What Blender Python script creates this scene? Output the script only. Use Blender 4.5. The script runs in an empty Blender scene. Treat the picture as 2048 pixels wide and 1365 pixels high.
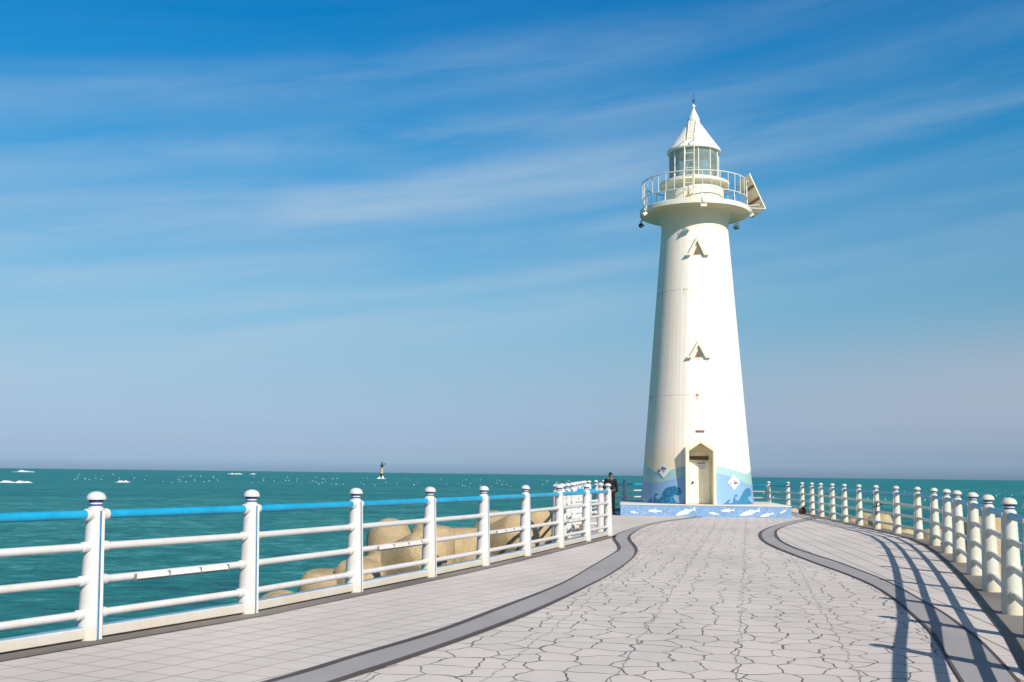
import bpy, bmesh, math, random
from mathutils import Vector, Matrix, noise as mnoise
from mathutils.geometry import tessellate_polygon
R = math.radians
random.seed(7)
sc = bpy.context.scene
col = sc.collection

# ------------------------------------------------------------------ helpers
def node_mat(name):
    m = bpy.data.materials.new(name); m.use_nodes = True
    nt = m.node_tree; nt.nodes.clear()
    out = nt.nodes.new('ShaderNodeOutputMaterial'); b = nt.nodes.new('ShaderNodeBsdfPrincipled')
    nt.links.new(b.outputs[0], out.inputs[0])
    return m, nt, b

class NT:
    """tiny wrapper that makes node graphs readable"""
    def __init__(s, nt): s.nt = nt
    def new(s, t, **kw):
        n = s.nt.nodes.new(t)
        for k, v in kw.items(): setattr(n, k, v)
        return n
    def put(s, sock, v):
        if v is None: return
        if hasattr(v, 'is_output') or isinstance(v, bpy.types.NodeSocket): s.nt.links.new(v, sock)
        else: sock.default_value = v
    def math(s, op, a, b=None, c=None, clamp=False):
        n = s.new('ShaderNodeMath', operation=op, use_clamp=clamp)
        for i, v in enumerate((a, b, c)): s.put(n.inputs[i], v)
        return n.outputs[0]
    def mix(s, f, a, b, mode='MIX'):
        n = s.new('ShaderNodeMix', data_type='RGBA', blend_type=mode)
        s.put(n.inputs['Factor'], f)
        s.put(n.inputs[6], a if not isinstance(a, tuple) else (*a[:3], 1))
        s.put(n.inputs[7], b if not isinstance(b, tuple) else (*b[:3], 1))
        return n.outputs[2]
    def noise(s, vec, scale, detail=4, rough=.55, dist=0.0, dims='3D'):
        n = s.new('ShaderNodeTexNoise', noise_dimensions=dims)
        s.put(n.inputs['Vector'], vec); s.put(n.inputs['Scale'], scale); s.put(n.inputs['Detail'], detail)
        s.put(n.inputs['Roughness'], rough); s.put(n.inputs['Distortion'], dist)
        return n.outputs['Fac']
    def ramp(s, f, pts, interp='LINEAR'):
        n = s.new('ShaderNodeValToRGB'); n.color_ramp.interpolation = interp
        e = n.color_ramp.elements
        while len(e) < len(pts): e.new(.5)
        for i, (p, c) in enumerate(pts):
            e[i].position = p
            e[i].color = (c, c, c, 1) if not isinstance(c, tuple) else (*c[:3], 1)
        s.put(n.inputs[0], f)
        return n.outputs[0]
    def smooth(s, x, a, b):      # 0 below a, 1 above b
        n = s.new('ShaderNodeMapRange', interpolation_type='SMOOTHSTEP')
        s.put(n.inputs[0], x); n.inputs[1].default_value = a; n.inputs[2].default_value = b
        n.inputs[3].default_value = 0; n.inputs[4].default_value = 1
        return n.outputs[0]
    def pos(s): return s.new('ShaderNodeNewGeometry').outputs['Position']
    def obj(s): return s.new('ShaderNodeTexCoord').outputs['Object']
    def mapping(s, v, loc=(0,0,0), rot=(0,0,0), scale=(1,1,1)):
        n = s.new('ShaderNodeMapping'); s.put(n.inputs[0], v)
        n.inputs[1].default_value = loc; n.inputs[2].default_value = rot; n.inputs[3].default_value = scale
        return n.outputs[0]
    def sep(s, v):
        n = s.new('ShaderNodeSeparateXYZ'); s.put(n.inputs[0], v); return n.outputs
    def comb(s, x, y, z=0.0):
        n = s.new('ShaderNodeCombineXYZ'); s.put(n.inputs[0], x); s.put(n.inputs[1], y); s.put(n.inputs[2], z); return n.outputs[0]
    def bump(s, h, strength, dist, bsdf, normal=None):
        n = s.new('ShaderNodeBump'); s.put(n.inputs['Height'], h); n.inputs['Strength'].default_value = strength
        n.inputs['Distance'].default_value = dist
        if normal is not None: s.put(n.inputs['Normal'], normal)
        if bsdf: s.nt.links.new(n.outputs[0], bsdf.inputs['Normal'])
        return n.outputs[0]

def simple_mat(name, c, rough=.5, var=.12, scale=6, spec=.35, metal=0.0, bump=0.0):
    m, nt, b = node_mat(name); g = NT(nt)
    f = g.noise(g.pos(), scale, 5)
    dark = tuple(x * (1 - var * 1.6) for x in c); lite = tuple(min(1, x * (1 + var * .7)) for x in c)
    g.put(b.inputs['Base Color'], g.ramp(f, [(.3, dark), (.7, lite)]))
    b.inputs['Roughness'].default_value = rough; b.inputs['Specular IOR Level'].default_value = spec
    b.inputs['Metallic'].default_value = metal
    if bump: g.bump(g.noise(g.pos(), scale * 8, 4), bump, .01, b)
    return m

def finish(name, bm, mat, parent=None, angle=35, smooth=True):
    me = bpy.data.meshes.new(name)
    bmesh.ops.recalc_face_normals(bm, faces=bm.faces) if smooth != 'flat' else None
    bm.to_mesh(me); bm.free()
    if smooth is True:
        me.polygons.foreach_set('use_smooth', [True] * len(me.polygons))
        me.set_sharp_from_angle(angle=R(angle))
    o = bpy.data.objects.new(name, me); col.objects.link(o)
    for mm in (mat if isinstance(mat, (list, tuple)) else [mat]): me.materials.append(mm)
    if parent: o.parent = parent
    return o

def tag(o, label=None, cat=None, group=None, kind=None):
    if label: o['label'] = label
    if cat: o['category'] = cat
    if group: o['group'] = group
    if kind: o['kind'] = kind
    return o
def empty(name, loc=(0,0,0), rz=0):
    o = bpy.data.objects.new(name, None); col.objects.link(o)
    o.location = loc; o.rotation_euler = (0, 0, rz); o.empty_display_size = .3
    return o
def struct(name, bm, mat, smooth=False):
    return tag(finish(name, bm, mat, None, smooth=smooth), kind='structure')

def box(bm, c, s, rot=None):
    m = Matrix.Translation(c)
    if rot is not None: m = m @ rot.to_4x4()
    m = m @ Matrix.Diagonal((*s, 1))
    return bmesh.ops.create_cube(bm, size=1, matrix=m)['verts']
def lathe(bm, prof, segs=32, mat=Matrix.Identity(4), a0=0, a1=2*math.pi):
    full = abs(a1 - a0 - 2*math.pi) < 1e-6
    n = segs if full else segs + 1
    rings = []
    for r, z in prof:
        if r < 1e-6: rings.append([bm.verts.new(mat @ Vector((0, 0, z)))])
        else: rings.append([bm.verts.new(mat @ Vector((r*math.cos(a0+(a1-a0)*i/segs), r*math.sin(a0+(a1-a0)*i/segs), z))) for i in range(n)])
    for A, B in zip(rings, rings[1:]):
        for i in range(segs):
            j = (i + 1) % n
            if len(A) == 1 and len(B) == 1: continue
            if len(A) == 1: bm.faces.new((A[0], B[j], B[i]))
            elif len(B) == 1: bm.faces.new((A[i], A[j], B[0]))
            else: bm.faces.new((A[i], A[j], B[j], B[i]))
def axis_m(p0, p1):
    p0, p1 = Vector(p0), Vector(p1); d = p1 - p0
    return Matrix.Translation(p0) @ d.to_track_quat('Z', 'Y').to_matrix().to_4x4(), d.length
def tube(bm, p0, p1, r, segs=12, r1=None):
    m, L = axis_m(p0, p1); r1 = r if r1 is None else r1
    lathe(bm, [(0, 0), (r, 0), (r1, L), (0, L)], segs, m)
def path_tube(bm, pts, r, segs=8):
    pts = [Vector(p) for p in pts]; rings = []
    for i, p in enumerate(pts):
        d = (pts[min(i+1, len(pts)-1)] - pts[max(i-1, 0)]).normalized()
        q = d.to_track_quat('Z', 'Y')
        rings.append([bm.verts.new(p + q @ Vector((r*math.cos(2*math.pi*k/segs), r*math.sin(2*math.pi*k/segs), 0))) for k in range(segs)])
    for A, B in zip(rings, rings[1:]):
        for k in range(segs): bm.faces.new((A[k], A[(k+1) % segs], B[(k+1) % segs], B[k]))
    bm.faces.new(rings[0][::-1]); bm.faces.new(rings[-1])
def ring_tube(bm, R0, z, r, segs=72, k=8, a0=0, a1=2*math.pi):
    lathe_pts = []
    pts = [Vector((R0*math.cos(a0+(a1-a0)*i/segs), R0*math.sin(a0+(a1-a0)*i/segs), z)) for i in range(segs)]
    rings = []
    for i, p in enumerate(pts):
        o = Vector((p.x, p.y, 0)).normalized()
        rings.append([bm.verts.new(p + o*(r*math.cos(2*math.pi*j/k)) + Vector((0, 0, r*math.sin(2*math.pi*j/k)))) for j in range(k)])
    for i in range(segs):
        A, B = rings[i], rings[(i+1) % segs]
        for j in range(k): bm.faces.new((A[j], A[(j+1) % k], B[(j+1) % k], B[j]))
def prism_y(bm, poly, y0, y1):
    """polygon in x,z extruded from y0 (front) to y1"""
    A = [bm.verts.new((x, y0, z)) for x, z in poly]; B = [bm.verts.new((x, y1, z)) for x, z in poly]
    n = len(poly)
    bm.faces.new(A); bm.faces.new(B[::-1])
    for i in range(n): bm.faces.new((A[i], B[i], B[(i+1) % n], A[(i+1) % n]))
def bake(o):
    """replace an object's mesh by its evaluated mesh and drop modifiers"""
    dg = bpy.context.evaluated_depsgraph_get(); dg.update()
    me = bpy.data.meshes.new_from_object(o.evaluated_get(dg))
    old = o.data; o.modifiers.clear(); o.data = me; bpy.data.meshes.remove(old)
    return o

# ------------------------------------------------------------------ camera
h, foc, pitch, roll = 1.55, 2181.0, .1214, .0119
cam = bpy.data.cameras.new('camera'); co = bpy.data.objects.new('camera', cam); col.objects.link(co)
cam.sensor_width = 36; cam.lens = 36 * foc / 2048; cam.clip_start = .1; cam.clip_end = 200000
fw = Vector((0, math.cos(pitch), math.sin(pitch))); up = Vector((0, -math.sin(pitch), math.cos(pitch))); rt = Vector((1, 0, 0))
r2 = rt*math.cos(roll) + up*math.sin(roll); u2 = up*math.cos(roll) - rt*math.sin(roll)
co.matrix_world = Matrix(((r2.x, u2.x, -fw.x, 0), (r2.y, u2.y, -fw.y, 0), (r2.z, u2.z, -fw.z, h), (0, 0, 0, 1)))
sc.camera = co

# ------------------------------------------------------------------ light
EL = R(34.5); sun_h = Vector((.485, -.874, 0)).normalized()
sdir = Vector((sun_h.x*math.cos(EL), sun_h.y*math.cos(EL), math.sin(EL)))
L = bpy.data.lights.new('sun', 'SUN'); L.energy = 5.0; L.angle = R(.5); L.color = (1, .935, .84)
lo = bpy.data.objects.new('sun', L); col.objects.link(lo); lo.rotation_euler = sdir.to_track_quat('Z', 'Y').to_euler()
lo.location = (20, -30, 40)

W = bpy.data.worlds.new('World'); sc.world = W; W.use_nodes = True
nt = W.node_tree; nt.nodes.clear(); g = NT(nt)
wo = g.new('ShaderNodeOutputWorld'); bg = g.new('ShaderNodeBackground'); nt.links.new(bg.outputs[0], wo.inputs[0])
sky = g.new('ShaderNodeTexSky', sky_type='NISHITA'); sky.sun_disc = False
sky.sun_elevation = EL; sky.sun_rotation = math.atan2(sun_h.x, sun_h.y)
sky.air_density = 1.0; sky.dust_density = 1.0; sky.ozone_density = 1.0
tc = g.new('ShaderNodeTexCoord').outputs['Generated']
X, Y, Z = g.sep(tc)
el = g.math('ARCSINE', Z); az = g.math('ARCTAN2', X, Y)
eln = g.math('DIVIDE', el, R(45))       # 0..1 over 45 degrees
SKY_RATIO = [(0.0021, (0.64, 0.96, 1.693)), (0.0119, (0.69, 0.998, 1.752)), (0.028, (0.613, 0.829, 1.457)), (0.0512, (0.581, 0.742, 1.218)), (0.086, (0.605, 0.739, 1.032)), (0.1327, (0.629, 0.812, 0.979)), (0.2027, (0.539, 0.911, 1.042)), (0.2725, (0.393, 0.913, 1.129)), (0.3415, (0.182, 0.9, 1.218)), (0.4094, (0.041, 0.857, 1.266)), (0.4759, (0.007, 0.839, 1.326)), (0.5407, (0.0, 0.796, 1.327)), (0.62, (0.15, 0.8, 1.15)), (0.78, (0.6, 0.65, 0.8)), (1, (0.7, 0.68, 0.78))]
tint = g.ramp(g.math('MAXIMUM', eln, 0.0), SKY_RATIO, 'LINEAR')
skyc = g.mix(1.0, sky.outputs[0], tint, 'MULTIPLY')
# thin cirrus drawn out in long streaks that climb to the right
v = g.math('SUBTRACT', el, g.math('MULTIPLY', az, .135))
wob = g.noise(g.comb(g.math('MULTIPLY', az, 2.2), g.math('MULTIPLY', v, 7.0)), 1.0, 3)
v2 = g.math('ADD', v, g.math('MULTIPLY', g.math('SUBTRACT', wob, .5), .022))
bands = g.ramp(g.math('MULTIPLY', v2, 2.0), [(0, 0), (.22, .1), (.28, .5), (.31, .6), (.33, .3), (.355, .6), (.39, .3), (.43, .58), (.46, .25), (.482, .5), (.510, .88), (.55, .78), (.59, .35), (.63, .5), (.68, .2), (.745, .36), (.82, .06), (1, 0)], 'EASE')
fib = g.noise(g.comb(g.math('MULTIPLY', az, 3.5), g.math('MULTIPLY', v, 27.0)), 1.0, 8, .58, .4)
patch = g.noise(g.comb(g.math('MULTIPLY', az, 4.0), g.math('MULTIPLY', v, 13.0), 3.7), 1.0, 4, .55, .4)
cf = g.math('MULTIPLY', bands, g.math('MULTIPLY', g.smooth(fib, .1, .75), g.smooth(patch, -.25, .52)))
cf = g.math('MULTIPLY', cf, g.math('MULTIPLY_ADD', g.smooth(az, .02, .32), -.42, .80), clamp=True)
veil = g.math('MULTIPLY', g.smooth(az, .0, .5), g.math('MULTIPLY', g.smooth(el, .015, .06), g.math('SUBTRACT', 1.0, g.smooth(g.math('SUBTRACT', el, g.math('MULTIPLY', az, .10)), .035, .11))))
skyc = g.mix(g.math('MULTIPLY', veil, .45), skyc, (4.9, 5.05, 6.1))
skyc = g.mix(cf, skyc, (4.6, 5.9, 7.3))
nt.links.new(skyc, bg.inputs[0]); bg.inputs[1].default_value = .1

sc.view_settings.view_transform = 'Standard'; sc.view_settings.look = 'None'
sc.view_settings.exposure = 0; sc.view_settings.gamma = 1
sc.cycles.max_bounces = 8; sc.cycles.use_denoising = True

# ------------------------------------------------------------------ materials
M = {}
def paint(name, c, dirt=True, rough=.42):
    m, nt, b = node_mat(name); g = NT(nt); p = g.pos(); z = g.sep(p)[2]
    n1 = g.noise(p, 3.0, 5); n2 = g.noise(g.mapping(p, scale=(22, 22, 2.2)), 1.0, 4)
    c0 = g.mix(g.smooth(n1, .35, .75), c, tuple(x*k for x, k in zip(c, (.93, .90, .84))))
    c0 = g.mix(g.math('MULTIPLY', g.smooth(n2, .52, .78), .38), c0, (.50, .42, .31))
    chip = g.math('MULTIPLY', g.smooth(g.noise(p, 14.0, 6, .72), .70, .74), .65)
    c0 = g.mix(chip, c0, (.36, .24, .14))
    if dirt:
        low = g.math('SUBTRACT', 1.0, g.smooth(z, .0, .24))
        c0 = g.mix(g.math('MULTIPLY', low, g.math('MULTIPLY_ADD', n1, .8, .1)), c0, (.62, .50, .32))
        rust = g.math('MULTIPLY', g.smooth(g.noise(p, 9.0, 6, .7), .66, .74), .7)
        c0 = g.mix(g.math('MULTIPLY', rust, g.math('SUBTRACT', 1.0, g.smooth(z, .1, .5))), c0, (.34, .18, .07))
    g.put(b.inputs['Base Color'], c0); b.inputs['Roughness'].default_value = rough; b.inputs['Specular IOR Level'].default_value = .3
    g.bump(g.noise(p, 60, 3), .08, .01, b)
    return m
M['white'] = paint('white_paint', (.63, .61, .60))
M['ivory'] = paint('ivory_paint', (.65, .63, .54))
M['white_clean'] = paint('white_enamel', (.74, .72, .69), dirt=False)
M['cream'] = paint('cream_paint', (.84, .75, .56), dirt=False)
M['blue_rail'] = simple_mat('blue_rail_paint', (.012, .34, .58), .4, .12, 4)
M['navy'] = simple_mat('navy_paint', (.02, .07, .25), .4, .2, 8)
M['stripe_blue'] = simple_mat('stripe_paint', (.05, .22, .42), .45, .2, 6)
M['channel_blue'] = simple_mat('channel_paint', (.22, .36, .50), .5, .2, 4)
M['dark_metal'] = simple_mat('dark_metal', (.035, .04, .045), .5, .3, 12)
M['grey_metal'] = simple_mat('grey_metal', (.36, .36, .36), .4, .3, 14, metal=.6)
M['brown'] = simple_mat('brown_plate', (.25, .15, .09), .5, .3, 20)
M['black'] = simple_mat('black_rubber', (.012, .012, .013), .6, .3, 20)
M['lamp_glass'] = simple_mat('lamp_lens', (.30, .32, .30), .15, .3, 15, spec=.6)

def deck_colour(g, base, amt=.14):
    p = g.pos()
    big = g.noise(g.mapping(p, rot=(0, 0, R(12)), scale=(1, .45, 1)), .55, 5, .6)
    mid = g.noise(p, 2.6, 6, .65); fine = g.noise(p, 90.0, 3, .7)
    c = g.mix(g.smooth(big, .35, .7), base, tuple(x*(1-amt) for x in base))
    c = g.mix(g.math('MULTIPLY', g.smooth(mid, .52, .78), .35), c, tuple(x*(.72, .70, .66)[i] for i, x in enumerate(base)))
    c = g.mix(g.math('MULTIPLY', g.smooth(fine, .45, .8), .22), c, tuple(x*.6 for x in base))
    return c, fine
def crazy():
    m, nt, b = node_mat('crazy_paving'); g = NT(nt); p = g.pos()
    q = g.mapping(p, rot=(0, 0, R(12.2)))
    x, y, z = g.sep(q)
    wv = g.math('MULTIPLY', g.math('SUBTRACT', g.noise(q, 3.2, 1), .5), .17)
    wv2 = g.math('MULTIPLY', g.math('SUBTRACT', g.noise(g.mapping(q, loc=(9, 4, 2)), 3.2, 1), .5), .17)
    qq = g.comb(g.math('ADD', x, wv), g.math('ADD', g.math('MULTIPLY', y, .86), wv2))
    vo = g.new('ShaderNodeTexVoronoi', feature='DISTANCE_TO_EDGE', voronoi_dimensions='2D')
    g.put(vo.inputs['Vector'], qq); vo.inputs['Scale'].default_value = 2.9; vo.inputs['Randomness'].default_value = .68
    wid = g.noise(q, 1.9, 2)
    e = g.math('SUBTRACT', vo.outputs['Distance'], g.math('MULTIPLY', wid, .028))
    ln = g.math('SUBTRACT', 1.0, g.smooth(e, .0, .018))
    # the seams between the stamped mats
    u = g.math('DIVIDE', g.math('ADD', x, g.math('ADD', g.math('MULTIPLY', wv, .9), 50.32)), .93)
    fr = g.math('ABSOLUTE', g.math('SUBTRACT', g.math('FRACT', u), .5))
    ln2 = g.math('SUBTRACT', 1.0, g.smooth(g.math('SUBTRACT', .5, fr), .003, .010))
    ln = g.math('MAXIMUM', ln, g.math('MULTIPLY', ln2, .7))
    c, fine = deck_colour(g, (.70, .625, .575))
    vc = g.new('ShaderNodeTexVoronoi', feature='F1', voronoi_dimensions='2D')
    g.put(vc.inputs['Vector'], qq); vc.inputs['Scale'].default_value = 2.9; vc.inputs['Randomness'].default_value = .68
    cellv = g.sep(vc.outputs['Color'])[0]
    c = g.mix(g.math('MULTIPLY', cellv, .20), c, (.42, .39, .37))
    fade = g.smooth(g.noise(q, 1.2, 3), .25, .55)
    c = g.mix(g.math('MULTIPLY', ln, g.math('MULTIPLY_ADD', fade, .35, .6)), c, (.115, .095, .09))
    g.put(b.inputs['Base Color'], c); b.inputs['Roughness'].default_value = .8; b.inputs['Specular IOR Level'].default_value = .2
    hgt = g.math('SUBTRACT', g.math('MULTIPLY', fine, .3), ln)
    g.bump(hgt, .35, .006, b)
    return m
M['crazy'] = crazy()
def tiles(name, ang, size, ox=0, oy=0, base=(.70, .625, .575), cross=.85, lw=1.0):
    m, nt, b = node_mat(name); g = NT(nt); p = g.pos()
    q = g.mapping(p, rot=(0, 0, ang)); x, y, z = g.sep(q)
    def grid(c, o):
        u = g.math('DIVIDE', g.math('ADD', c, 50 + o), size)
        d = g.math('SUBTRACT', .5, g.math('ABSOLUTE', g.math('SUBTRACT', g.math('FRACT', u), .5)))
        return u, g.math('SUBTRACT', 1.0, g.smooth(d, .008*lw, .024*lw))
    ux, lx = grid(x, ox); uy, ly = grid(y, oy)
    ln = g.math('MAXIMUM', lx, g.math('MULTIPLY', ly, cross))
    wn = g.new('ShaderNodeTexWhiteNoise', noise_dimensions='2D')
    g.put(wn.inputs[0], g.comb(g.math('FLOOR', ux), g.math('FLOOR', uy)))
    c, fine = deck_colour(g, base)
    c = g.mix(g.math('MULTIPLY', wn.outputs[0], .14), c, (.40, .37, .34))
    patch = g.smooth(g.noise(p, .8, 4), .3, .6)
    c = g.mix(g.math('MULTIPLY', ln, g.math('MULTIPLY_ADD', patch, .3, .7)), c, (.15, .125, .115))
    g.put(b.inputs['Base Color'], c); b.inputs['Roughness'].default_value = .75; b.inputs['Specular IOR Level'].default_value = .25
    g.bump(g.math('SUBTRACT', g.math('MULTIPLY', fine, .3), ln), .3, .005, b)
    return m
M['tile_left'] = tiles('square_paving', R(27), .33)
M['tile_right'] = tiles('square_paving_right', R(7.5), .38, cross=.3, lw=1.7)
def plain_deck(name, base, amt=.16):
    m, nt, b = node_mat(name); g = NT(nt)
    c, fine = deck_colour(g, base, amt); g.put(b.inputs['Base Color'], c)
    b.inputs['Roughness'].default_value = .8; b.inputs['Specular IOR Level'].default_value = .2
    g.bump(fine, .2, .004, b); return m
M['band'] = plain_deck('grey_band', (.39, .365, .36), .14)
M['line'] = plain_deck('dark_line', (.12, .10, .098), .25)
M['border'] = plain_deck('dark_border', (.26, .23, .21), .4)
M['sea_wall'] = plain_deck('sea_wall_concrete', (.34, .31, .26), .3)
M['cap_concrete'] = plain_deck('plinth_cap', (.74, .69, .60), .12)

def tetra_mat():
    m, nt, b = node_mat('sand_concrete'); g = NT(nt); p = g.pos(); z = g.sep(p)[2]
    n = g.noise(p, 1.6, 6, .65); f = g.noise(p, 28, 4, .7)
    pit = g.smooth(g.noise(p, 45, 2), .66, .72)
    c = g.mix(g.smooth(n, .3, .72), (.56, .42, .24), (.42, .31, .175))
    c = g.mix(g.math('MULTIPLY', g.smooth(f, .5, .8), .3), c, (.32, .23, .13))
    c = g.mix(g.math('MULTIPLY', pit, .5), c, (.2, .14, .08))
    c = g.mix(g.math('MULTIPLY', g.smooth(g.noise(g.mapping(p, scale=(5, 5, .8)), 1.0, 4), .56, .72), .45), c, (.26, .2, .12))
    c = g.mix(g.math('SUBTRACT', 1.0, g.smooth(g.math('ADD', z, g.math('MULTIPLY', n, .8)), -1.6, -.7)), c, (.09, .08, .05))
    g.put(b.inputs['Base Color'], c); b.inputs['Roughness'].default_value = .9; b.inputs['Specular IOR Level'].default_value = .15
    g.bump(g.math('ADD', g.math('MULTIPLY', f, .8), g.math('SUBTRACT', g.math('MULTIPLY', n, .8), pit)), .8, .04, b)
    return m
M['tetra'] = tetra_mat()

def water():
    m, nt, b = node_mat('sea_water'); g = NT(nt); p = g.pos(); x, y, z = g.sep(p)
    d = g.math('SQRT', g.math('ADD', g.math('MULTIPLY', x, x), g.math('MULTIPLY', y, y)))
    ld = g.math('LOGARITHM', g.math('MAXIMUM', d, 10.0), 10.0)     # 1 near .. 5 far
    # swell patches, long across the wind
    def nz(sx, sy, det=5, rough=.6, w=0.0): return g.noise(g.mapping(p, loc=(w, w*1.7, 0), rot=(0, 0, R(-14)), scale=(sx, sy, 1)), 1.0, det, rough, .4)
    big = nz(.006, .020); mid = nz(.03, .085, 5, .62, 3.1); sm = nz(.34, .42, 6, .70, 7.7); fine = nz(1.35, 1.5, 6, .68, 1.3)
    near = g.math('SUBTRACT', 1.0, g.smooth(ld, 1.9, 2.75)); midw = g.math('SUBTRACT', 1.0, g.smooth(ld, 2.4, 3.3))
    t = g.math('ADD', g.math('MULTIPLY', g.math('SUBTRACT', mid, .5), 1.0), g.math('MULTIPLY', g.math('SUBTRACT', big, .5), .9))
    t = g.math('ADD', t, g.math('MULTIPLY', g.math('MULTIPLY', g.math('SUBTRACT', sm, .5), 2.3), midw))
    t = g.math('ADD', t, g.math('MULTIPLY', g.math('MULTIPLY', g.math('SUBTRACT', fine, .5), 1.9), near))
    t = g.math('ADD', t, .5, clamp=True)
    nearc = g.ramp(t, [(.05, (.008, .095, .098)), (.38, (.012, .160, .158)), (.62, (.020, .198, .192)), (.95, (.09, .32, .29))])
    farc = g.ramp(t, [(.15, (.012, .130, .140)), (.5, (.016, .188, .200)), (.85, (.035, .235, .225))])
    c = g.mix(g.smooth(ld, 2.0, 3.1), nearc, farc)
    c = g.mix(g.math('MULTIPLY', g.smooth(ld, 3.4, 4.9), .6), c, (.12, .24, .31))  # aerial haze towards the horizon, mixed into the water colour
    # scattered small whitecaps
    wc = g.math('MULTIPLY', g.smooth(nz(.10, .5, 3, .5, 21.0), .735, .77), g.math('MULTIPLY', g.smooth(ld, 2.1, 2.5), g.math('SUBTRACT', 1.0, g.smooth(ld, 3.2, 3.6))))
    c = g.mix(g.math('MULTIPLY', wc, .55), c, (.6, .68, .7))
    g.put(b.inputs['Base Color'], c); b.inputs['Roughness'].default_value = .45; b.inputs['Specular IOR Level'].default_value = .07
    hgt = g.math('ADD', g.math('MULTIPLY', sm, 1.0), g.math('MULTIPLY', fine, .35))
    g.bump(hgt, .55, .35, b)
    return m
M['water'] = water()
M['foam'] = simple_mat('sea_foam', (.80, .82, .82), .9, .2, .8, spec=.1)

# ------------------------------------------------------------------ layout (metres, camera stands at 0,0)
def centres(P, r=.12):
    out = []
    for x, y in P:
        d = math.hypot(x, y); k = 1 + r/d; out.append((x*k, y*k))
    return out
left_posts = centres([(-5.74, 5.98), (-4.75, 8.05), (-3.78, 10.09), (-2.83, 12.07), (-2.0, 14.32), (-1.20, 16.5), (-.45, 18.65), (.29, 20.97), (1.04, 23.45), (1.78, 25.86), (2.51, 28.29)])
right_posts = centres([(2.75, 4.3), (3.52, 6.5), (4.3, 8.7), (5.1, 10.83), (5.75, 12.76), (6.63, 15.32), (7.5, 17.93), (8.37, 20.66), (9.14, 23.16), (9.89, 25.73), (10.55, 28.55), (10.93, 31.2), (11.21, 33.75), (11.49, 36.3), (11.77, 38.8), (12.07, 41.3), (12.37, 43.85), (12.68, 46.3), (12.80, 48.3)])
landing_posts = [(1.05, 24.9), (1.22, 26.0), (1.42, 27.5), (1.68, 30.0)]
return_posts = [(1.68, 30.0), (2.46, 30.0)]
right_posts = [(x + (.03 if y < 24 else .015), y) for x, y in right_posts]
far_posts = [(1.68, 30.0), (1.90, 32.3), (2.16, 34.8), (2.42, 37.3), (2.69, 39.8), (3.02, 42.3), (3.50, 44.8), (4.0, 47.1), (4.6, 49.5), (5.38, 51.9), (6.9, 53.8), (8.9, 54.7), (11.0, 54.3), (12.5, 53.2), (13.02, 51.6), (12.80, 48.3)]

def offset(P, d):
    """shift a polyline to its left by d"""
    out = []
    for i, p in enumerate(P):
        a = P[max(i-1, 0)]; b = P[min(i+1, len(P)-1)]
        t = Vector((b[0]-a[0], b[1]-a[1])).normalized(); out.append((p[0]-t.y*d, p[1]+t.x*d))
    return out
left_line = [(-9.6, -2.5), (-7.7, 1.8)] + left_posts
right_line = [(.4, -2.5), (1.6, .9)] + right_posts

main_left = offset(left_line, .3)
i24 = len(main_left) - 2
far_out = offset(far_posts[:-1], .32)
right_out = offset(right_line, -.32)
deck_poly = main_left[:-2] + [(.62, 24.35), (.92, 26.0), (1.12, 27.5), (1.36, 30.0)] + far_out[1:-1] + [(13.4, 51.4), (13.15, 48.5)] + right_out[::-1][1:]

def sheet(name, poly, z, mat, bottom=None):
    bm = bmesh.new(); vs = [bm.verts.new((x, y, z)) for x, y in poly]
    for t in tessellate_polygon([[Vector((x, y, 0)) for x, y in poly]]):
        f = bm.faces.new([vs[i] for i in t]); f.normal_update()
        if f.normal.z < 0: f.normal_flip()
    return struct(name, bm, mat, smooth='flat')
def ribbon(name, A, B, z, mat):
    bm = bmesh.new(); va = [bm.verts.new((x, y, z)) for x, y in A]; vb = [bm.verts.new((x, y, z)) for x, y in B]
    for i in range(len(A)-1):
        f = bm.faces.new((va[i], va[i+1], vb[i+1], vb[i])); f.normal_update()
        if f.normal.z < 0: f.normal_flip()
    return struct(name, bm, mat, smooth='flat')
def catmull(P, n=6):
    P = [Vector((*p, 0)) for p in P]; out = []
    for i in range(len(P)-1):
        p0, p1, p2, p3 = P[max(i-1, 0)], P[i], P[i+1], P[min(i+2, len(P)-1)]
        for k in range(n):
            t = k/n; t2 = t*t; t3 = t2*t
            q = .5*((2*p1)+(-p0+p2)*t+(2*p0-5*p1+4*p2-p3)*t2+(-p0+3*p1-3*p2+p3)*t3); out.append((q.x, q.y))
    out.append((P[-1].x, P[-1].y)); return out

sheet('pavement', deck_poly, 0, M['crazy'])
# sea wall under the rim of the deck
bm = bmesh.new(); n = len(deck_poly)
T = [bm.verts.new((x, y, -.01)) for x, y in deck_poly]; B = [bm.verts.new((x, y, -6)) for x, y in deck_poly]
for i in range(n): bm.faces.new((T[i], B[i], B[(i+1) % n], T[(i+1) % n]))
struct('sea_wall', bm, M['sea_wall'])

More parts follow.
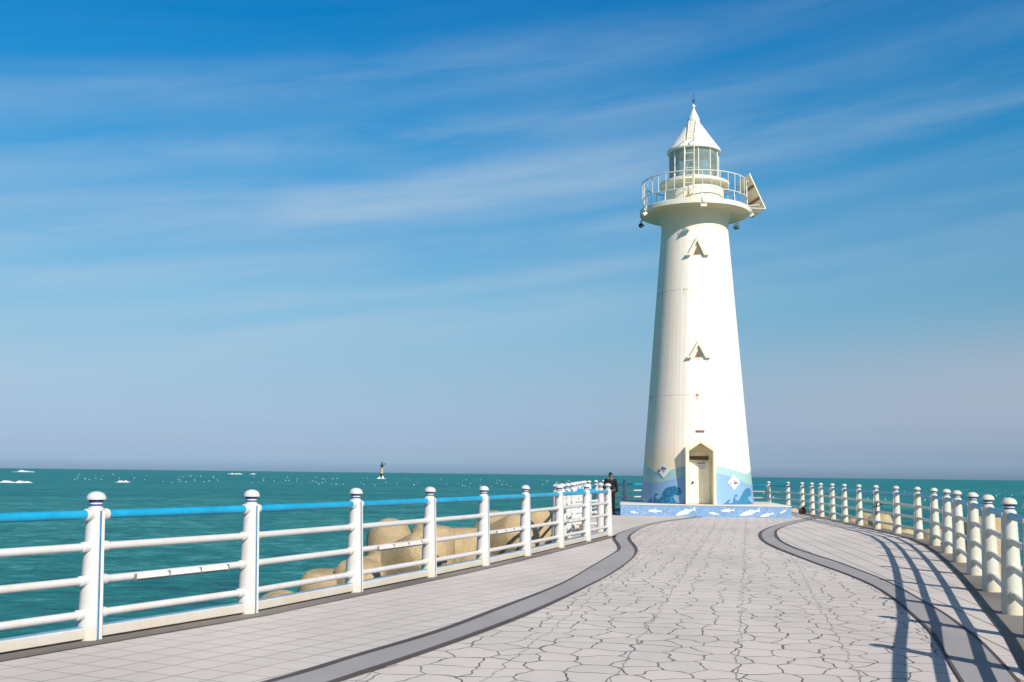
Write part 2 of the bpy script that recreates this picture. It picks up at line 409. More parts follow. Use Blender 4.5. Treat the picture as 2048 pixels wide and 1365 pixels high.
bandL_l = catmull([(-6.2, 0), (-4.1, 3.4), (-2.75, 6.2), (-1.8, 8.31), (-1.34, 9.48), (-.73, 11.02), (-.14, 12.94), (.72, 15.84), (1.4, 18.95), (1.98, 21.72), (2.24, 23.1), (2.38, 24.64), (2.51, 27.0), (2.76, 28.93), (3.51, 32.2), (4.86, 36.9), (6.54, 41.01), (7.3, 42.9)])
bandL_r = catmull([(-4.9, 0), (-3.2, 3.6), (-2.05, 6.4), (-1.22, 8.41), (-.94, 9.1), (-.31, 10.77), (.3, 12.6), (.97, 15.01), (1.64, 17.61), (2.25, 20.45), (2.63, 22.7), (2.80, 24.5), (2.96, 27.0), (3.27, 29.4), (4.11, 33.6), (5.34, 37.7), (6.94, 41.3), (7.6, 42.9)])
bandR_l = catmull([(12.2, 44.2), (11.2, 41.82), (9.37, 37.72), (7.69, 33.25), (6.81, 30.25), (6.17, 27.07), (5.86, 24.6), (5.68, 22.22), (5.54, 19.89), (5.45, 18.05), (5.3, 16.38), (5.08, 14.98), (4.76, 13.44), (4.45, 12.06), (4.16, 10.93), (3.67, 9.29), (3.2, 7.7), (2.4, 5.1), (1.2, 1.2)])
bandR_r = catmull([(12.3, 43.3), (11.3, 41.1), (9.3, 36.5), (8.0, 32.85), (7.26, 30.0), (6.69, 27.21), (6.35, 24.61), (6.2, 22.51), (6.1, 20.56), (5.94, 18.75), (5.79, 17.22), (5.56, 15.69), (5.3, 14.22), (5.06, 12.91), (4.76, 11.57), (4.47, 10.43), (3.96, 8.68), (2.9, 5.2), (1.55, .9)])
sheet('tile_paving', bandL_l + [(6.5, 46), (4.4, 47)] + offset(far_posts[:7], -.2)[::-1] + [(2.2, 29.9)] + [(2.4, 28.5)] + offset(left_line, -.05)[:-1][::-1], .004, M['tile_left'])
sheet('tile_paving', bandR_r + offset(right_line, .05)[:-1] , .004, M['tile_right'])
ribbon('paved_band', bandL_l, bandL_r, .008, M['band']); ribbon('paved_band', bandR_l, bandR_r, .008, M['band'])
def inset(A, B, w):
    out = []
    for (ax, ay), (bx, by) in zip(A, B):
        d = Vector((bx-ax, by-ay)); out.append((ax, ay) if d.length < 1e-4 else (ax+d.x/d.length*min(w, d.length*.3), ay+d.y/d.length*min(w, d.length*.3)))
    return out
for A, B in ((bandL_l, bandL_r), (bandL_r, bandL_l), (bandR_l, bandR_r), (bandR_r, bandR_l)):
    ribbon('band_edging', A, inset(A, B, .085), .012, M['line'])
ribbon('border_strip', offset(left_line, .29), offset(left_line, -.30), .012, M['border'])
ribbon('border_strip', offset(right_line, -.31), offset(right_line, .30), .012, M['border'])
ribbon('border_strip', offset(far_posts[:-1], .30), offset(far_posts[:-1], -.28), .014, M['border'])
ribbon('border_strip', offset(landing_posts, .29), offset(landing_posts, -.05), .010, M['border'])

bm = bmesh.new()
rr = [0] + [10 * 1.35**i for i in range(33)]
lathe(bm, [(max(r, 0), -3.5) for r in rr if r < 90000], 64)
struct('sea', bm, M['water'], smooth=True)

# ------------------------------------------------------------------ fences
def post_meshes(coat):
    bm = bmesh.new()
    lathe(bm, [(0, 0), (.116, 0), (.116, .012), (.114, .03), (.113, .10), (.079, 1.14), (.077, 1.180), (.068, 1.196), (.058, 1.200), (.058, 1.212), (.050, 1.212), (.050, 1.228), (.059, 1.229), (.059, 1.245), (.050, 1.246), (.050, 1.268), (0, 1.268)], 32)
    col_ = finish('post', bm, coat)
    bm = bmesh.new()
    lathe(bm, [(0, 1.268), (.062, 1.268), (.088, 1.270), (.090, 1.276), (.086, 1.296), (.073, 1.320), (.050, 1.337), (.024, 1.345), (0, 1.347)], 32)
    cap = finish('post_cap', bm, coat)
    bands_ = []
    for z0, z1, r in ((1.2125, 1.2285, .0585), (1.2465, 1.2675, .064)):
        bm = bmesh.new(); lathe(bm, [(.048, z0), (r, z0), (r, z1), (.048, z1)], 32)
        bands_.append(finish('neck_band', bm, M['navy']))
    # painted flat strip on the deck side: local +X; narrow blue line on a thin white bar
    def strip(name, y0, y1, off, mat):
        bm = bmesh.new(); pts = [(.116, .015), (.114, .10), (.080, 1.14), (.079, 1.17)]
        pr = []
        for r, z in pts:
            pr.append([bm.verts.new((r-.025, y0, z)), bm.verts.new((r+off, y0, z)), bm.verts.new((r+off, y1, z)), bm.verts.new((r-.025, y1, z))])
        for A, B in zip(pr, pr[1:]):
            for i in range(4): bm.faces.new((A[i], A[(i+1) % 4], B[(i+1) % 4], B[i]))
        bm.faces.new(pr[0]); bm.faces.new(pr[-1][::-1])
        return finish(name, bm, mat, smooth=False)
    s1 = strip('trim_bar', -.030, .030, .008, M['white_clean'])
    s2 = strip('stripe', -.028, -.008, .0105, M['stripe_blue'])
    protos = [col_, cap, *bands_, s1, s2]
    return protos
PROTOS = {}; lean = random.Random(5)
def place_post(root, x, y, face, coat):
    if coat not in PROTOS: objs = PROTOS[coat] = post_meshes(M[coat])
    else:
        objs = [o.copy() for o in PROTOS[coat]]
        for o in objs: col.objects.link(o)
    p = objs[0]; p.parent = root; p.location = (x, y, 0); p.rotation_euler = (lean.gauss(0, .004), lean.gauss(0, .004), face)
    for c in objs[1:]: c.parent = p
    return p
RZ = [(1.135, .041, 'top_rail'), (.843, .036, 'rail'), (.539, .036, 'rail'), (.238, .036, 'rail')]
def post_r(z): return .113 - (z-.10)*(.034/1.04)
def rails(root, a, b, top_mat, coat):
    A = Vector((*a, 0)); B = Vector((*b, 0)); d = (B-A).normalized()
    for z, r, nm in RZ:
        bm = bmesh.new(); k = post_r(z) - .02
        p0 = A + d*k + Vector((0, 0, z)); p1 = B - d*k + Vector((0, 0, z))
        tube(bm, p0 + d*.06, p1 - d*.06, r, 16)
        if nm == 'rail':
            for q, s in ((p0, 1), (p1, -1)):
                m, Lh = axis_m(q, q + d*s*.085); lathe(bm, [(0, 0), (r+.012, 0), (r+.012, .075), (r+.004, .085), (0, .085)], 16, m)
            finish(nm, bm, M[coat], root)
        else:
            rl = finish(nm, bm, top_mat, root)
            for q, s in ((p0, 1), (p1, -1)):
                bm = bmesh.new(); m, Lh = axis_m(q, q + d*s*.075); lathe(bm, [(0, 0), (r+.013, 0), (r+.013, .065), (r+.005, .075), (0, .075)], 16, m)
                finish('rail_socket', bm, M[coat], rl)
def channel(root, a, b):
    A = Vector((*a, 0)); B = Vector((*b, 0)); d = (B-A).normalized(); ang = math.atan2(d.y, d.x)
    rm = Matrix.Rotation(ang, 3, 'Z'); c = (A+B)/2; L_ = (B-A).length - .19
    bm = bmesh.new(); box(bm, (c.x, c.y, .075), (L_, .10, .095), rm)
    bmesh.ops.bevel(bm, geom=bm.edges[:], offset=.006, segments=1, affect='EDGES')
    ch = finish('base_channel', bm, M['white'], root, smooth=False)
    bm = bmesh.new(); box(bm, (c.x, c.y, .1265), (L_-.02, .07, .008), rm); finish('channel_strip', bm, M['channel_blue'], ch, smooth=False)
    for k in range(3):
        bm = bmesh.new(); q = A.lerp(B, .2+.3*k); box(bm, (q.x, q.y, .02), (.10, .08, .02), rm)
        finish('channel_foot', bm, M['dark_metal'], ch, smooth=False)
def rail_light(root, a, b, t0, t1, side):
    A = Vector((*a, .539)); B = Vector((*b, .539)); d = (B-A).normalized(); nrm = Vector((d.y, -d.x, 0))*side
    rm = Matrix.Rotation(math.atan2(d.y, d.x), 3, 'Z'); p, q = A.lerp(B, t0), A.lerp(B, t1); c = (p+q)/2 + nrm*.036
    Ln = (q-p).length
    bm = bmesh.new(); box(bm, c + Vector((0, 0, -.012)), (Ln, .035, .040), rm); bmesh.ops.bevel(bm, geom=bm.edges[:], offset=.008, segments=2, affect='EDGES')
    rlt = finish('rail_light', bm, M['white_clean'], root, smooth=False)
    for t in (0, .34, .68, 1.0):
        bm = bmesh.new(); s = c + d*(Ln*(t-.5)); box(bm, s + Vector((0, 0, -.008)) , (.016, .040, .060), rm)
        finish('clamp', bm, M['grey_metal'], rlt, smooth=False)
    bm = bmesh.new(); box(bm, c + Vector((0, 0, -.036)), (Ln*.97, .030, .010), rm); finish('diffuser', bm, M['dark_metal'], rlt, smooth=False)
def fence(name, label, P, side, top_mat, coat='white', base=False, lights=(), skip_first=False, skip_last=False):
    o = (P[0][0], P[0][1])
    root = empty(name, (*o, 0)); tag(root, label, 'fence')
    Q = [(x-o[0], y-o[1]) for x, y in P]
    for i, (x, y) in enumerate(Q):
        a = Q[max(i-1, 0)]; b = Q[min(i+1, len(Q)-1)]
        d = Vector((b[0]-a[0], b[1]-a[1])).normalized(); nrm = Vector((d.y, -d.x))*side
        if not ((i == 0 and skip_first) or (i == len(Q)-1 and skip_last)): place_post(root, x, y, math.atan2(nrm.y, nrm.x), coat)
    for a, b in zip(Q, Q[1:]):
        rails(root, a, b, top_mat, coat)
        if base: channel(root, a, b)
    for i, t0, t1 in lights: rail_light(root, Q[i], Q[i+1], t0, t1, side)
    return root
fl = fence('fence', 'white post fence with bright blue top rail along the left edge of the pier', left_posts, 1, M['blue_rail'], 'white', True,
      lights=[(2, .22, .82), (4, .25, .85), (6, .25, .85), (8, .25, .85)])
# capped rail stubs where the fence stops at the gap
e = Vector((left_posts[-1][0]-left_posts[0][0], left_posts[-1][1]-left_posts[0][1], 0)); d = (Vector((*left_posts[-1], 0))-Vector((*left_posts[-2], 0))).normalized()
for z, r, nm in RZ:
    bm = bmesh.new(); tube(bm, e + d*.06 + Vector((0, 0, z)), e + d*.17 + Vector((0, 0, z)), r+.012, 16); finish('rail_stub', bm, M['white'], fl)
fence('fence', 'pale post fence curving along the right edge of the pier and throwing long shadows', right_posts, -1, M['blue_rail'], 'ivory')
fence('fence', 'short white fence of the small landing, half hidden behind the long blue railed fence', landing_posts, 1, M['blue_rail'], 'white', True, skip_last=True)
fence('fence', 'single white fence bay turning in from the landing at the person\'s left', return_posts, -1, M['blue_rail'], skip_first=True)
fence('fence', 'distant fence with dark posts running around behind the lighthouse', far_posts, 1, M['blue_rail'], skip_last=True)

# ------------------------------------------------------------------ lighthouse
AX, AY = 7.70, 45.4
LH = empty('lighthouse', (AX, AY, 0), R(-6)); tag(LH, 'tall white tapering lighthouse with round gallery and blue wave mosaic at its foot', 'lighthouse')
Z0, Z1, RB, RT = .46, 11.85, 2.29, 1.40
def tr(z): return RB + (RT-RB)*(z-Z0)/(Z1-Z0)
def tower_mat():
    m, nt, b = node_mat('lighthouse_paint'); g = NT(nt); p = g.obj(); x, y, z = g.sep(p)
    a = g.math('ARCTAN2', x, g.math('MULTIPLY', y, -1.0))     # 0 at the door, + to the right
    st = g.noise(g.comb(g.math('MULTIPLY', a, 26.0), g.math('MULTIPLY', z, .09), 2.0), 1.0, 5, .7)
    st2 = g.noise(g.comb(g.math('MULTIPLY', a, 5.0), g.math('MULTIPLY', z, .22), 9.0), 1.0, 4, .6)
    side = g.math('MULTIPLY', g.smooth(a, -2.4, -1.5), g.math('SUBTRACT', 1.0, g.smooth(a, -.75, .15)))  # left side: carries real streaks and a painted-in warm shade tone
    n = g.noise(p, 1.4, 5)
    c = g.mix(g.smooth(n, .3, .75), (.92, .90, .86), (.91, .88, .82))
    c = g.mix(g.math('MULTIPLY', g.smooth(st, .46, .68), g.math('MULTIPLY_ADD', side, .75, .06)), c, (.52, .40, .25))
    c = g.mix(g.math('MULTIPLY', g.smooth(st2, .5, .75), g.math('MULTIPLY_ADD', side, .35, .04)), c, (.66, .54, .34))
    c = g.mix(g.math('MULTIPLY', side, g.math('MULTIPLY_ADD', st, .6, .36)), c, (.93, .72, .54))  # warm tone of the shaded left side, put into the paint colour
    c = g.mix(g.math('MULTIPLY', g.smooth(z, 11.3, 12.0), .85), c, (.88, .68, .44))  # warm bounce light below the gallery, painted into the tower top
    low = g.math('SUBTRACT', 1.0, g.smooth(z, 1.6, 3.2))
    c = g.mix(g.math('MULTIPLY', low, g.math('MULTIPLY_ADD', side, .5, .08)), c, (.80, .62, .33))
    seam = None
    for zs in (9.12, 4.78):
        dz = g.math('ABSOLUTE', g.math('SUBTRACT', z, zs))
        ln = g.math('MULTIPLY', g.math('SUBTRACT', 1.0, g.smooth(dz, .008, .022)), g.smooth(g.noise(g.comb(g.math('MULTIPLY', a, 9.0), zs), 1.0, 3), .35, .6))
        c = g.mix(g.math('MULTIPLY', ln, .7), c, (.42, .34, .22))
        below = g.math('MULTIPLY', g.smooth(z, zs-.42, zs-.03), g.math('SUBTRACT', 1.0, g.smooth(z, zs-.02, zs+.04)))
        spot = g.smooth(g.noise(g.comb(g.math('MULTIPLY', a, 7.5), zs*3.3), 1.0, 2), .60, .68)
        c = g.mix(g.math('MULTIPLY', g.math('MULTIPLY', below, spot), .8), c, (.62, .34, .06))
        tight = g.math('SUBTRACT', 1.0, g.smooth(dz, .03, .055))
        c = g.mix(g.math('MULTIPLY', g.math('MULTIPLY', tight, spot), .9), c, (.36, .17, .05))
    g.put(b.inputs['Base Color'], c); b.inputs['Roughness'].default_value = .5; b.inputs['Specular IOR Level'].default_value = .25
    g.bump(g.math('ADD', g.math('MULTIPLY', st, .4), g.noise(p, 5, 4)), .12, .03, b)
    return m
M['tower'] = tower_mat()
M['gallery'] = paint('gallery_paint', (.86, .80, .66), dirt=False); M['underside'] = paint('underside_bounce_tint', (.88, .67, .42), dirt=False)  # ochre underside colour stands in for warm light bounced off the deck
M['tower_white'] = paint('roof_paint', (.86, .84, .80), dirt=False)
def mosaic(name, c, spread=.35, fleck=None, cell=42):
    m, nt, b = node_mat(name); g = NT(nt); p = g.obj()
    vo = g.new('ShaderNodeTexVoronoi', feature='F1', voronoi_dimensions='3D'); g.put(vo.inputs['Vector'], p); vo.inputs['Scale'].default_value = cell
    r, g2, b2 = g.sep(vo.outputs['Color'])
    n = g.noise(p, 1.8, 4)
    cc = g.mix(r, tuple(x*(1-spread) for x in c), tuple(min(.9, x*(1+spread)) for x in c))
    cc = g.mix(g.math('MULTIPLY', n, .3), cc, tuple(x*.8 for x in c))
    if fleck: cc = g.mix(g.smooth(g2, fleck[0], fleck[0]+.02), cc, fleck[1])
    g.put(b.inputs['Base Color'], cc); b.inputs['Roughness'].default_value = .35; b.inputs['Specular IOR Level'].default_value = .4
    return m
M['mosaic_blue'] = mosaic('mosaic_blue', (.21, .35, .56), .16, (.93, (.36, .50, .68)), 34)
M['mosaic_wall_blue'] = mosaic('mosaic_wall_blue', (.25, .41, .60), .07, None, 26)
M['mosaic_green'] = mosaic('mosaic_green', (.36, .54, .52), .09, None, 26)
M['mosaic_teal'] = mosaic('mosaic_teal', (.018, .15, .30), .3, (.88, (.14, .36, .50)), 24)
M['mosaic_teal2'] = mosaic('mosaic_teal_plain', (.045, .21, .37), .2, None, 26)
M['mosaic_white'] = mosaic('mosaic_white', (.78, .78, .76), .06, None, 26)

M['door_paint'] = paint('door_paint', (.90, .86, .72), dirt=False)
# plinth
bm = bmesh.new(); PX0, PX1, PY0, PY1 = -3.12, 3.36, -3.0, 3.9
box(bm, ((PX0+PX1)/2, (PY0+PY1)/2, .205), (PX1-PX0, PY1-PY0, .43))
pl = finish('plinth', bm, M['mosaic_blue'], LH, smooth=False)
bm = bmesh.new(); box(bm, ((PX0+PX1)/2, (PY0+PY1)/2, .442), (PX1-PX0+.04, PY1-PY0+.04, .04)); bmesh.ops.bevel(bm, geom=bm.edges[:], offset=.008, segments=2, affect='EDGES')
finish('cap_slab', bm, M['cap_concrete'], pl, smooth=False)
FISH = [(-.5, 0), (-.42, .05), (-.30, .105), (-.12, .14), (.0, .135), (.05, .20), (.13, .115), (.24, .075), (.33, .045), (.42, .12), (.5, .17), (.455, .03), (.47, -.10), (.40, -.055), (.32, -.02), (.2, -.06), (.12, -.10), (.06, -.17), (.0, -.115), (-.2, -.115), (-.34, -.09), (-.45, -.045)]
for px, py, Ln, ang in ((430, 862, 80, -10), (630, 845, 132, -3), (925, 850, 205, 17), (1190, 862, 102, -10), (1322, 828, 134, 3), (1530, 848, 205, 14), (1690, 868, 136, 13), (1845, 828, 80, 30)):
    bm = bmesh.new(); s = (PX1-PX0)/(1918-300); cx = PX0 + (px-300)*s; cz = .41 - (py-785)*.0036; c_, s_ = math.cos(R(ang)), math.sin(R(ang)); k = Ln*s
    prism_y(bm, [(cx + (u*c_-w*.8*s_)*k, cz + (u*s_+w*.8*c_)*k) for u, w in FISH], PY0-.012, PY0+.01)
    finish('fish_mosaic', bm, M['mosaic_white'], pl, smooth=False)

# tower shell with the doorway cut into it
bm = bmesh.new()
prof = [(0, Z0), (RB, Z0)] + [(tr(Z0+(Z1-Z0)*i/40), Z0+(Z1-Z0)*i/40) for i in range(1, 41)] + [(1.40, 11.95), (1.41, 12.1), (1.435, 12.25), (1.48, 12.38), (1.56, 12.48), (1.64, 12.529), (0, 12.529)]
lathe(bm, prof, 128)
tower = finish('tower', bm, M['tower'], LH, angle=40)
bm = bmesh.new(); prism_y(bm, [(-.5, .3), (.5, .3), (.5, 2.6), (0, 2.9), (-.5, 2.6)], -4, -1.62)
cut = finish('cutter', bm, M['tower'], None, smooth=False); cut.parent = LH
md = tower.modifiers.new('b', 'BOOLEAN'); md.object = cut; md.operation = 'DIFFERENCE'; md.solver = 'EXACT'
bake(tower); bpy.data.objects.remove(cut)
# porch surround
outer = [(-.59, .461), (-.59, 2.70), (0, 2.98), (.59, 2.70), (.59, .461)]
inner = [(-.455, .461), (-.455, 2.53), (0, 2.85), (.48, 2.53), (.48, .461)]
bm = bmesh.new()
ys = (-2.50, -1.66)
V = [[bm.verts.new((x, y, z)) for x, z in P] for P in (outer, inner) for y in ys]
of, ob, inf, inb = V
for i in range(4):
    bm.faces.new((of[i], of[i+1], inf[i+1], inf[i])); bm.faces.new((of[i], ob[i], ob[i+1], of[i+1])); bm.faces.new((inf[i], inf[i+1], inb[i+1], inb[i]))
    bm.faces.new((ob[i], inb[i], inb[i+1], ob[i+1]))
bm.faces.new((of[0], inf[0], inb[0], ob[0])); bm.faces.new((of[4], ob[4], inb[4], inf[4]))
bmesh.ops.bevel(bm, geom=[e_ for e_ in bm.edges if abs(e_.verts[0].co.y+2.5) < 1e-4 and abs(e_.verts[1].co.y+2.5) < 1e-4], offset=.012, segments=2, affect='EDGES')
porch = finish('porch', bm, M['cream'], LH, smooth=False)
bm = bmesh.new(); prism_y(bm, [(-.47, .47), (.49, .47), (.49, 2.52), (0, 2.83), (-.47, 2.52)], -1.705, -1.66)
back = finish('door_frame', bm, M['cream'], LH, smooth=False)
bm = bmesh.new(); box(bm, (-.01, -1.72, 1.29), (.80, .04, 1.62)); bmesh.ops.bevel(bm, geom=bm.edges[:], offset=.008, segments=2, affect='EDGES')
door = finish('door', bm, M['door_paint'], LH, smooth=False)
bm = bmesh.new()
m_ = Matrix.Translation((-.27, -1.74, 1.30)) @ Matrix.Rotation(R(90), 4, 'X'); lathe(bm, [(0, 0), (.05, 0), (.05, .012), (.02, .02), (.02, .045), (.045, .055), (.045, .085), (.02, .1), (0, .1)], 16, m_)
finish('handle', bm, M['dark_metal'], door)
bm = bmesh.new(); box(bm, (.05, -1.744, 1.98), (.42, .006, .28)); sg = finish('notice', bm, M['white_clean'], door, smooth=False)
M['ink'] = simple_mat('notice_ink', (.16, .15, .2), .6, .2, 30); M['ink2'] = simple_mat('notice_faint_ink', (.62, .52, .58), .6, .2, 30)
for i, (z, w, hh, mt) in enumerate(((2.07, .32, .045, 'ink'), (1.99, .36, .02, 'ink2'), (1.95, .34, .02, 'ink2'), (1.91, .36, .02, 'ink2'), (1.87, .25, .02, 'ink2'))):
    bm = bmesh.new(); box(bm, (.05, -1.749, z), (w, .004, hh)); finish('text_line', bm, M[mt], None, smooth=False).parent = door
# louvre over the door
bm = bmesh.new(); box(bm, (-.01, -1.712, 2.27), (.74, .03, .16)); lv = finish('vent', bm, M['brown'], LH, smooth=False)
for i in range(4):
    bm = bmesh.new(); box(bm, (-.01, -1.736, 2.215+.036*i), (.72, .035, .012), Matrix.Rotation(R(-35), 3, 'X')); finish('slat', bm, M['brown'], lv, smooth=False)
bm = bmesh.new(); prism_y(bm, [(-.36, 2.40), (.34, 2.40), (0, 2.58)], -1.74, -1.70); prism_y(bm, [(-.2, 2.425), (.18, 2.425), (0, 2.53)], -1.746, -1.738)
finish('vent_hood', bm, M['cream'], lv, smooth=False)
# name plate above
r_ = tr(3.32)
bm = bmesh.new(); box(bm, (0.02, -r_-.0, 3.32), (.34, .05, .085)); finish('name_plate', bm, M['brown'], LH, smooth=False)

# gabled windows
def gable_window(zb, hh):
    rr_ = tr(zb+.3); y0 = -rr_-.13; y1 = -rr_+.25
    w = .40; t = .105
    bm = bmesh.new()
    P = [(-w, zb), (0, zb+hh), (w, zb), (w-t*1.25, zb), (0, zb+hh-t*1.9), (-w+t*1.25, zb)]
    prism_y(bm, P, y0, y1)
    bmesh.ops.triangulate(bm, faces=[f for f in bm.faces if len(f.verts) > 4])
    wd = finish('window_hood', bm, M['cream'], LH, smooth=False)
    for s in (-1, 1):
        bm = bmesh.new(); prism_y(bm, [(s*w*.86, zb-.004), (s*(w+.07), zb-.004), (s*(w+.07), zb+.055), (s*w*.93, zb+.055)], y0+.01, y1)
        finish('hood_foot', bm, M['cream'], wd, smooth=False)
    bm = bmesh.new(); prism_y(bm, [(-.19, zb+.02), (.19, zb+.02), (0, zb+hh*.56)], -rr_-.035, y1)
    fr = finish('window', bm, M['cream'], LH, smooth=False)
    bm = bmesh.new(); prism_y(bm, [(-.15, zb+.035), (.15, zb+.035), (0, zb+hh*.5)], -rr_-.04, y1); finish('pane', bm, M['brown'], fr, smooth=False)
gable_window(10.53, .80); gable_window(6.27, .72)

# gallery
bm = bmesh.new(); lathe(bm, [(0, 12.535), (2.27, 12.535), (2.31, 12.555), (2.31, 12.74), (2.29, 12.76), (0, 12.765)], 96)
gd = finish('gallery_deck', bm, M['gallery'], LH)
bm = bmesh.new(); lathe(bm, [(1.5, 12.534), (1.5, 12.530), (2.265, 12.530), (2.275, 12.534)], 96); finish('underside', bm, M['underside'], gd)  # thin sheet that carries the painted bounce light
rail_root_bm = bmesh.new(); ring_tube(rail_root_bm, 2.2, 13.93, .026, 96); gr = finish('gallery_railing', rail_root_bm, M['white_clean'], LH)
bm = bmesh.new(); ring_tube(bm, 2.2, 13.19, .022, 96); finish('lower_ring', bm, M['white_clean'], gr)
for i in range(36):
    a = 2*math.pi*(i+.5)/36; bm = bmesh.new(); tube(bm, (2.2*math.cos(a), 2.2*math.sin(a), 13.19), (2.2*math.cos(a), 2.2*math.sin(a), 13.93), .014, 8); finish('baluster', bm, M['white_clean'], gr)
for i in range(9):
    a = R(-86+40*i); bm = bmesh.new(); tube(bm, (2.2*math.cos(a), 2.2*math.sin(a), 12.76), (2.2*math.cos(a), 2.2*math.sin(a), 13.19), .022, 8)
    finish('stanchion', bm, M['white_clean'], gr)
# lantern base, lantern, roof
bm = bmesh.new(); lathe(bm, [(0, 12.76), (1.23, 12.76), (1.23, 13.70), (1.30, 13.76), (1.46, 13.78), (1.48, 13.80), (1.48, 13.90), (1.45, 13.92), (1.10, 14.06), (0, 14.06)], 96)
dr = finish('lantern_base', bm, M['gallery'], LH)
bm = bmesh.new(); box(bm, (0, 0, 13.15), (.36, .03, .50)); hb = finish('hatch', bm, M['cream'], dr, smooth=False); a = R(-104); hb.location = (1.235*math.cos(a), 1.235*math.sin(a), 0); hb.rotation_euler = (0, 0, a+R(90))
gm, nt_, b_ = node_mat('lantern_glass'); g = NT(nt_)
nt_.nodes.remove(b_); tp = g.new('ShaderNodeBsdfTransparent'); tp.inputs[0].default_value = (.80, .90, .86, 1); gl = g.new('ShaderNodeBsdfGlossy'); gl.inputs['Roughness'].default_value = .03; gl.inputs[0].default_value = (.8, .85, .85, 1)
fr = g.new('ShaderNodeFresnel'); fr.inputs[0].default_value = 1.5
salt = g.math('MULTIPLY', g.noise(g.obj(), 4.0, 5), .5)
mx = g.new('ShaderNodeMixShader'); g.put(mx.inputs[0], g.math('ADD', g.math('MULTIPLY', fr.outputs[0], .9), .02)); nt_.links.new(tp.outputs[0], mx.inputs[1]); nt_.links.new(gl.outputs[0], mx.inputs[2])
df = g.new('ShaderNodeBsdfDiffuse'); df.inputs[0].default_value = (.62, .68, .6, 1)
mx2 = g.new('ShaderNodeMixShader'); g.put(mx2.inputs[0], salt); nt_.links.new(mx.outputs[0], mx2.inputs[1]); nt_.links.new(df.outputs[0], mx2.inputs[2])
nt_.links.new(mx2.outputs[0], [n_ for n_ in nt_.nodes if n_.type == 'OUTPUT_MATERIAL'][0].inputs[0])
M['glass'] = gm
bm = bmesh.new(); lathe(bm, [(1.03, 14.05), (1.03, 15.28)], 60); finish('lantern_glass', bm, M['glass'], LH)
lg = bpy.data.objects['lantern_glass']
for i in range(12):
    a = R(-90+6+30*i); bm = bmesh.new(); tube(bm, (1.045*math.cos(a), 1.045*math.sin(a), 14.04), (1.045*math.cos(a), 1.045*math.sin(a), 15.29), .026, 8); finish('mullion', bm, M['white_clean'], lg)
bm = bmesh.new(); lathe(bm, [(0, 14.06), (.30, 14.06), (.30, 14.2), (.16, 14.24), (.16, 14.42), (.24, 14.46), (.26, 14.6), (.24, 14.78), (.1, 14.86), (0, 14.87)], 24); finish('beacon_lamp', bm, M['lamp_glass'], LH)
bm = bmesh.new(); lathe(bm, [(0, 15.30), (1.02, 15.262), (1.13, 15.262), (1.145, 15.29), (1.145, 15.34), (1.12, 15.38), (.70, 15.98), (.25, 16.64), (0, 16.66)], 72)
rf = finish('roof', bm, M['tower_white'], LH)
bm = bmesh.new(); lathe(bm, [(0, 16.60), (.235, 16.60), (.26, 16.66), (.262, 16.76), (.225, 16.86), (.10, 17.13), (.05, 17.25), (.045, 17.28), (.075, 17.31), (.075, 17.36), (.04, 17.42), (.02, 17.47), (0, 17.48)], 32)
fn = finish('finial', bm, M['white_clean'], LH)
bm = bmesh.new(); tube(bm, (0, 0, 17.45), (0, 0, 17.92), .010, 6)
for k in range(4):
    a = R(30+90*k); tube(bm, (0, 0, 17.50), (.10*math.cos(a), .10*math.sin(a), 17.68), .009, 6)
finish('lightning_rod', bm, M['dark_metal'], LH)
# ladder up the lantern and the roof
def lad(name, A, B, side, w, n, r=.022):
    A, B, s = Vector(A), Vector(B), Vector(side)*w/2
    bm = bmesh.new(); tube(bm, A-s, B-s, r, 8); tube(bm, A+s, B+s, r, 8)
    ld = finish(name, bm, M['cream'], LH)
    for k in range(n):
        q = A.lerp(B, (k+.6)/n); bm = bmesh.new(); tube(bm, q-s, q+s, r*.75, 6); finish('rung', bm, M['cream'], ld)
    return ld
a = R(-90-11.5); d_ = Vector((math.cos(a), math.sin(a), 0)); sd = Vector((-d_.y, d_.x, 0))
l1 = lad('ladder', d_*1.56 + Vector((0, 0, 12.77)), d_*1.36 + Vector((0, 0, 15.66)), sd, .40, 9)
for s in (-.2, .2):
    bm = bmesh.new(); tube(bm, d_*1.36+sd*s+Vector((0, 0, 15.66)), d_*.98+sd*s+Vector((0, 0, 15.64)), .02, 8); finish('brace', bm, M['cream'], l1)
lad('roof_ladder', d_*1.0 + Vector((0, 0, 15.62)), d_*.30 + Vector((0, 0, 16.66)), sd, .30, 8, .018)
# solar panel hung outside the railing, tilted up to the right
A = Vector((9.90-AX, 44.7-AY, 14.22)); B = Vector((10.55-AX, 44.7-AY, 12.72)); wv = Vector((-.24, 1.25, -.04))
rot = Matrix.Rotation(R(6), 3, 'Z'); A, B, wv = rot @ A, rot @ B, rot @ wv
nrm = (B-A).cross(wv).normalized(); nrm = nrm if nrm.x > 0 else -nrm
def slab(bm, A, e1, e2, n_, t0, t1):
    vs = [bm.verts.new(A + e1*i + e2*j + n_*t) for t in (t0, t1) for i, j in ((0, 0), (1, 0), (1, 1), (0, 1))]
    for f in ((0, 1, 2, 3), (4, 5, 6, 7), (0, 1, 5, 4), (1, 2, 6, 5), (2, 3, 7, 6), (3, 0, 4, 7)): bm.faces.new([vs[k] for k in f])
bm = bmesh.new(); slab(bm, A, B-A, wv, nrm, 0, .04); sp = finish('solar_panel', bm, M['cream'], LH, smooth=False)
bm = bmesh.new(); slab(bm, A+(B-A)*.02+wv*.02, (B-A)*.96, wv*.96, nrm, .041, .046); finish('solar_cells', bm, M['navy'], sp, smooth=False)
for t in (.33, .68):
    bm = bmesh.new(); slab(bm, A+(B-A)*(t-.035), (B-A)*.07, wv, nrm, -.035, -.001); finish('rib', bm, M['brown'], sp, smooth=False)
bm = bmesh.new()
ctr = A.lerp(B, .5)
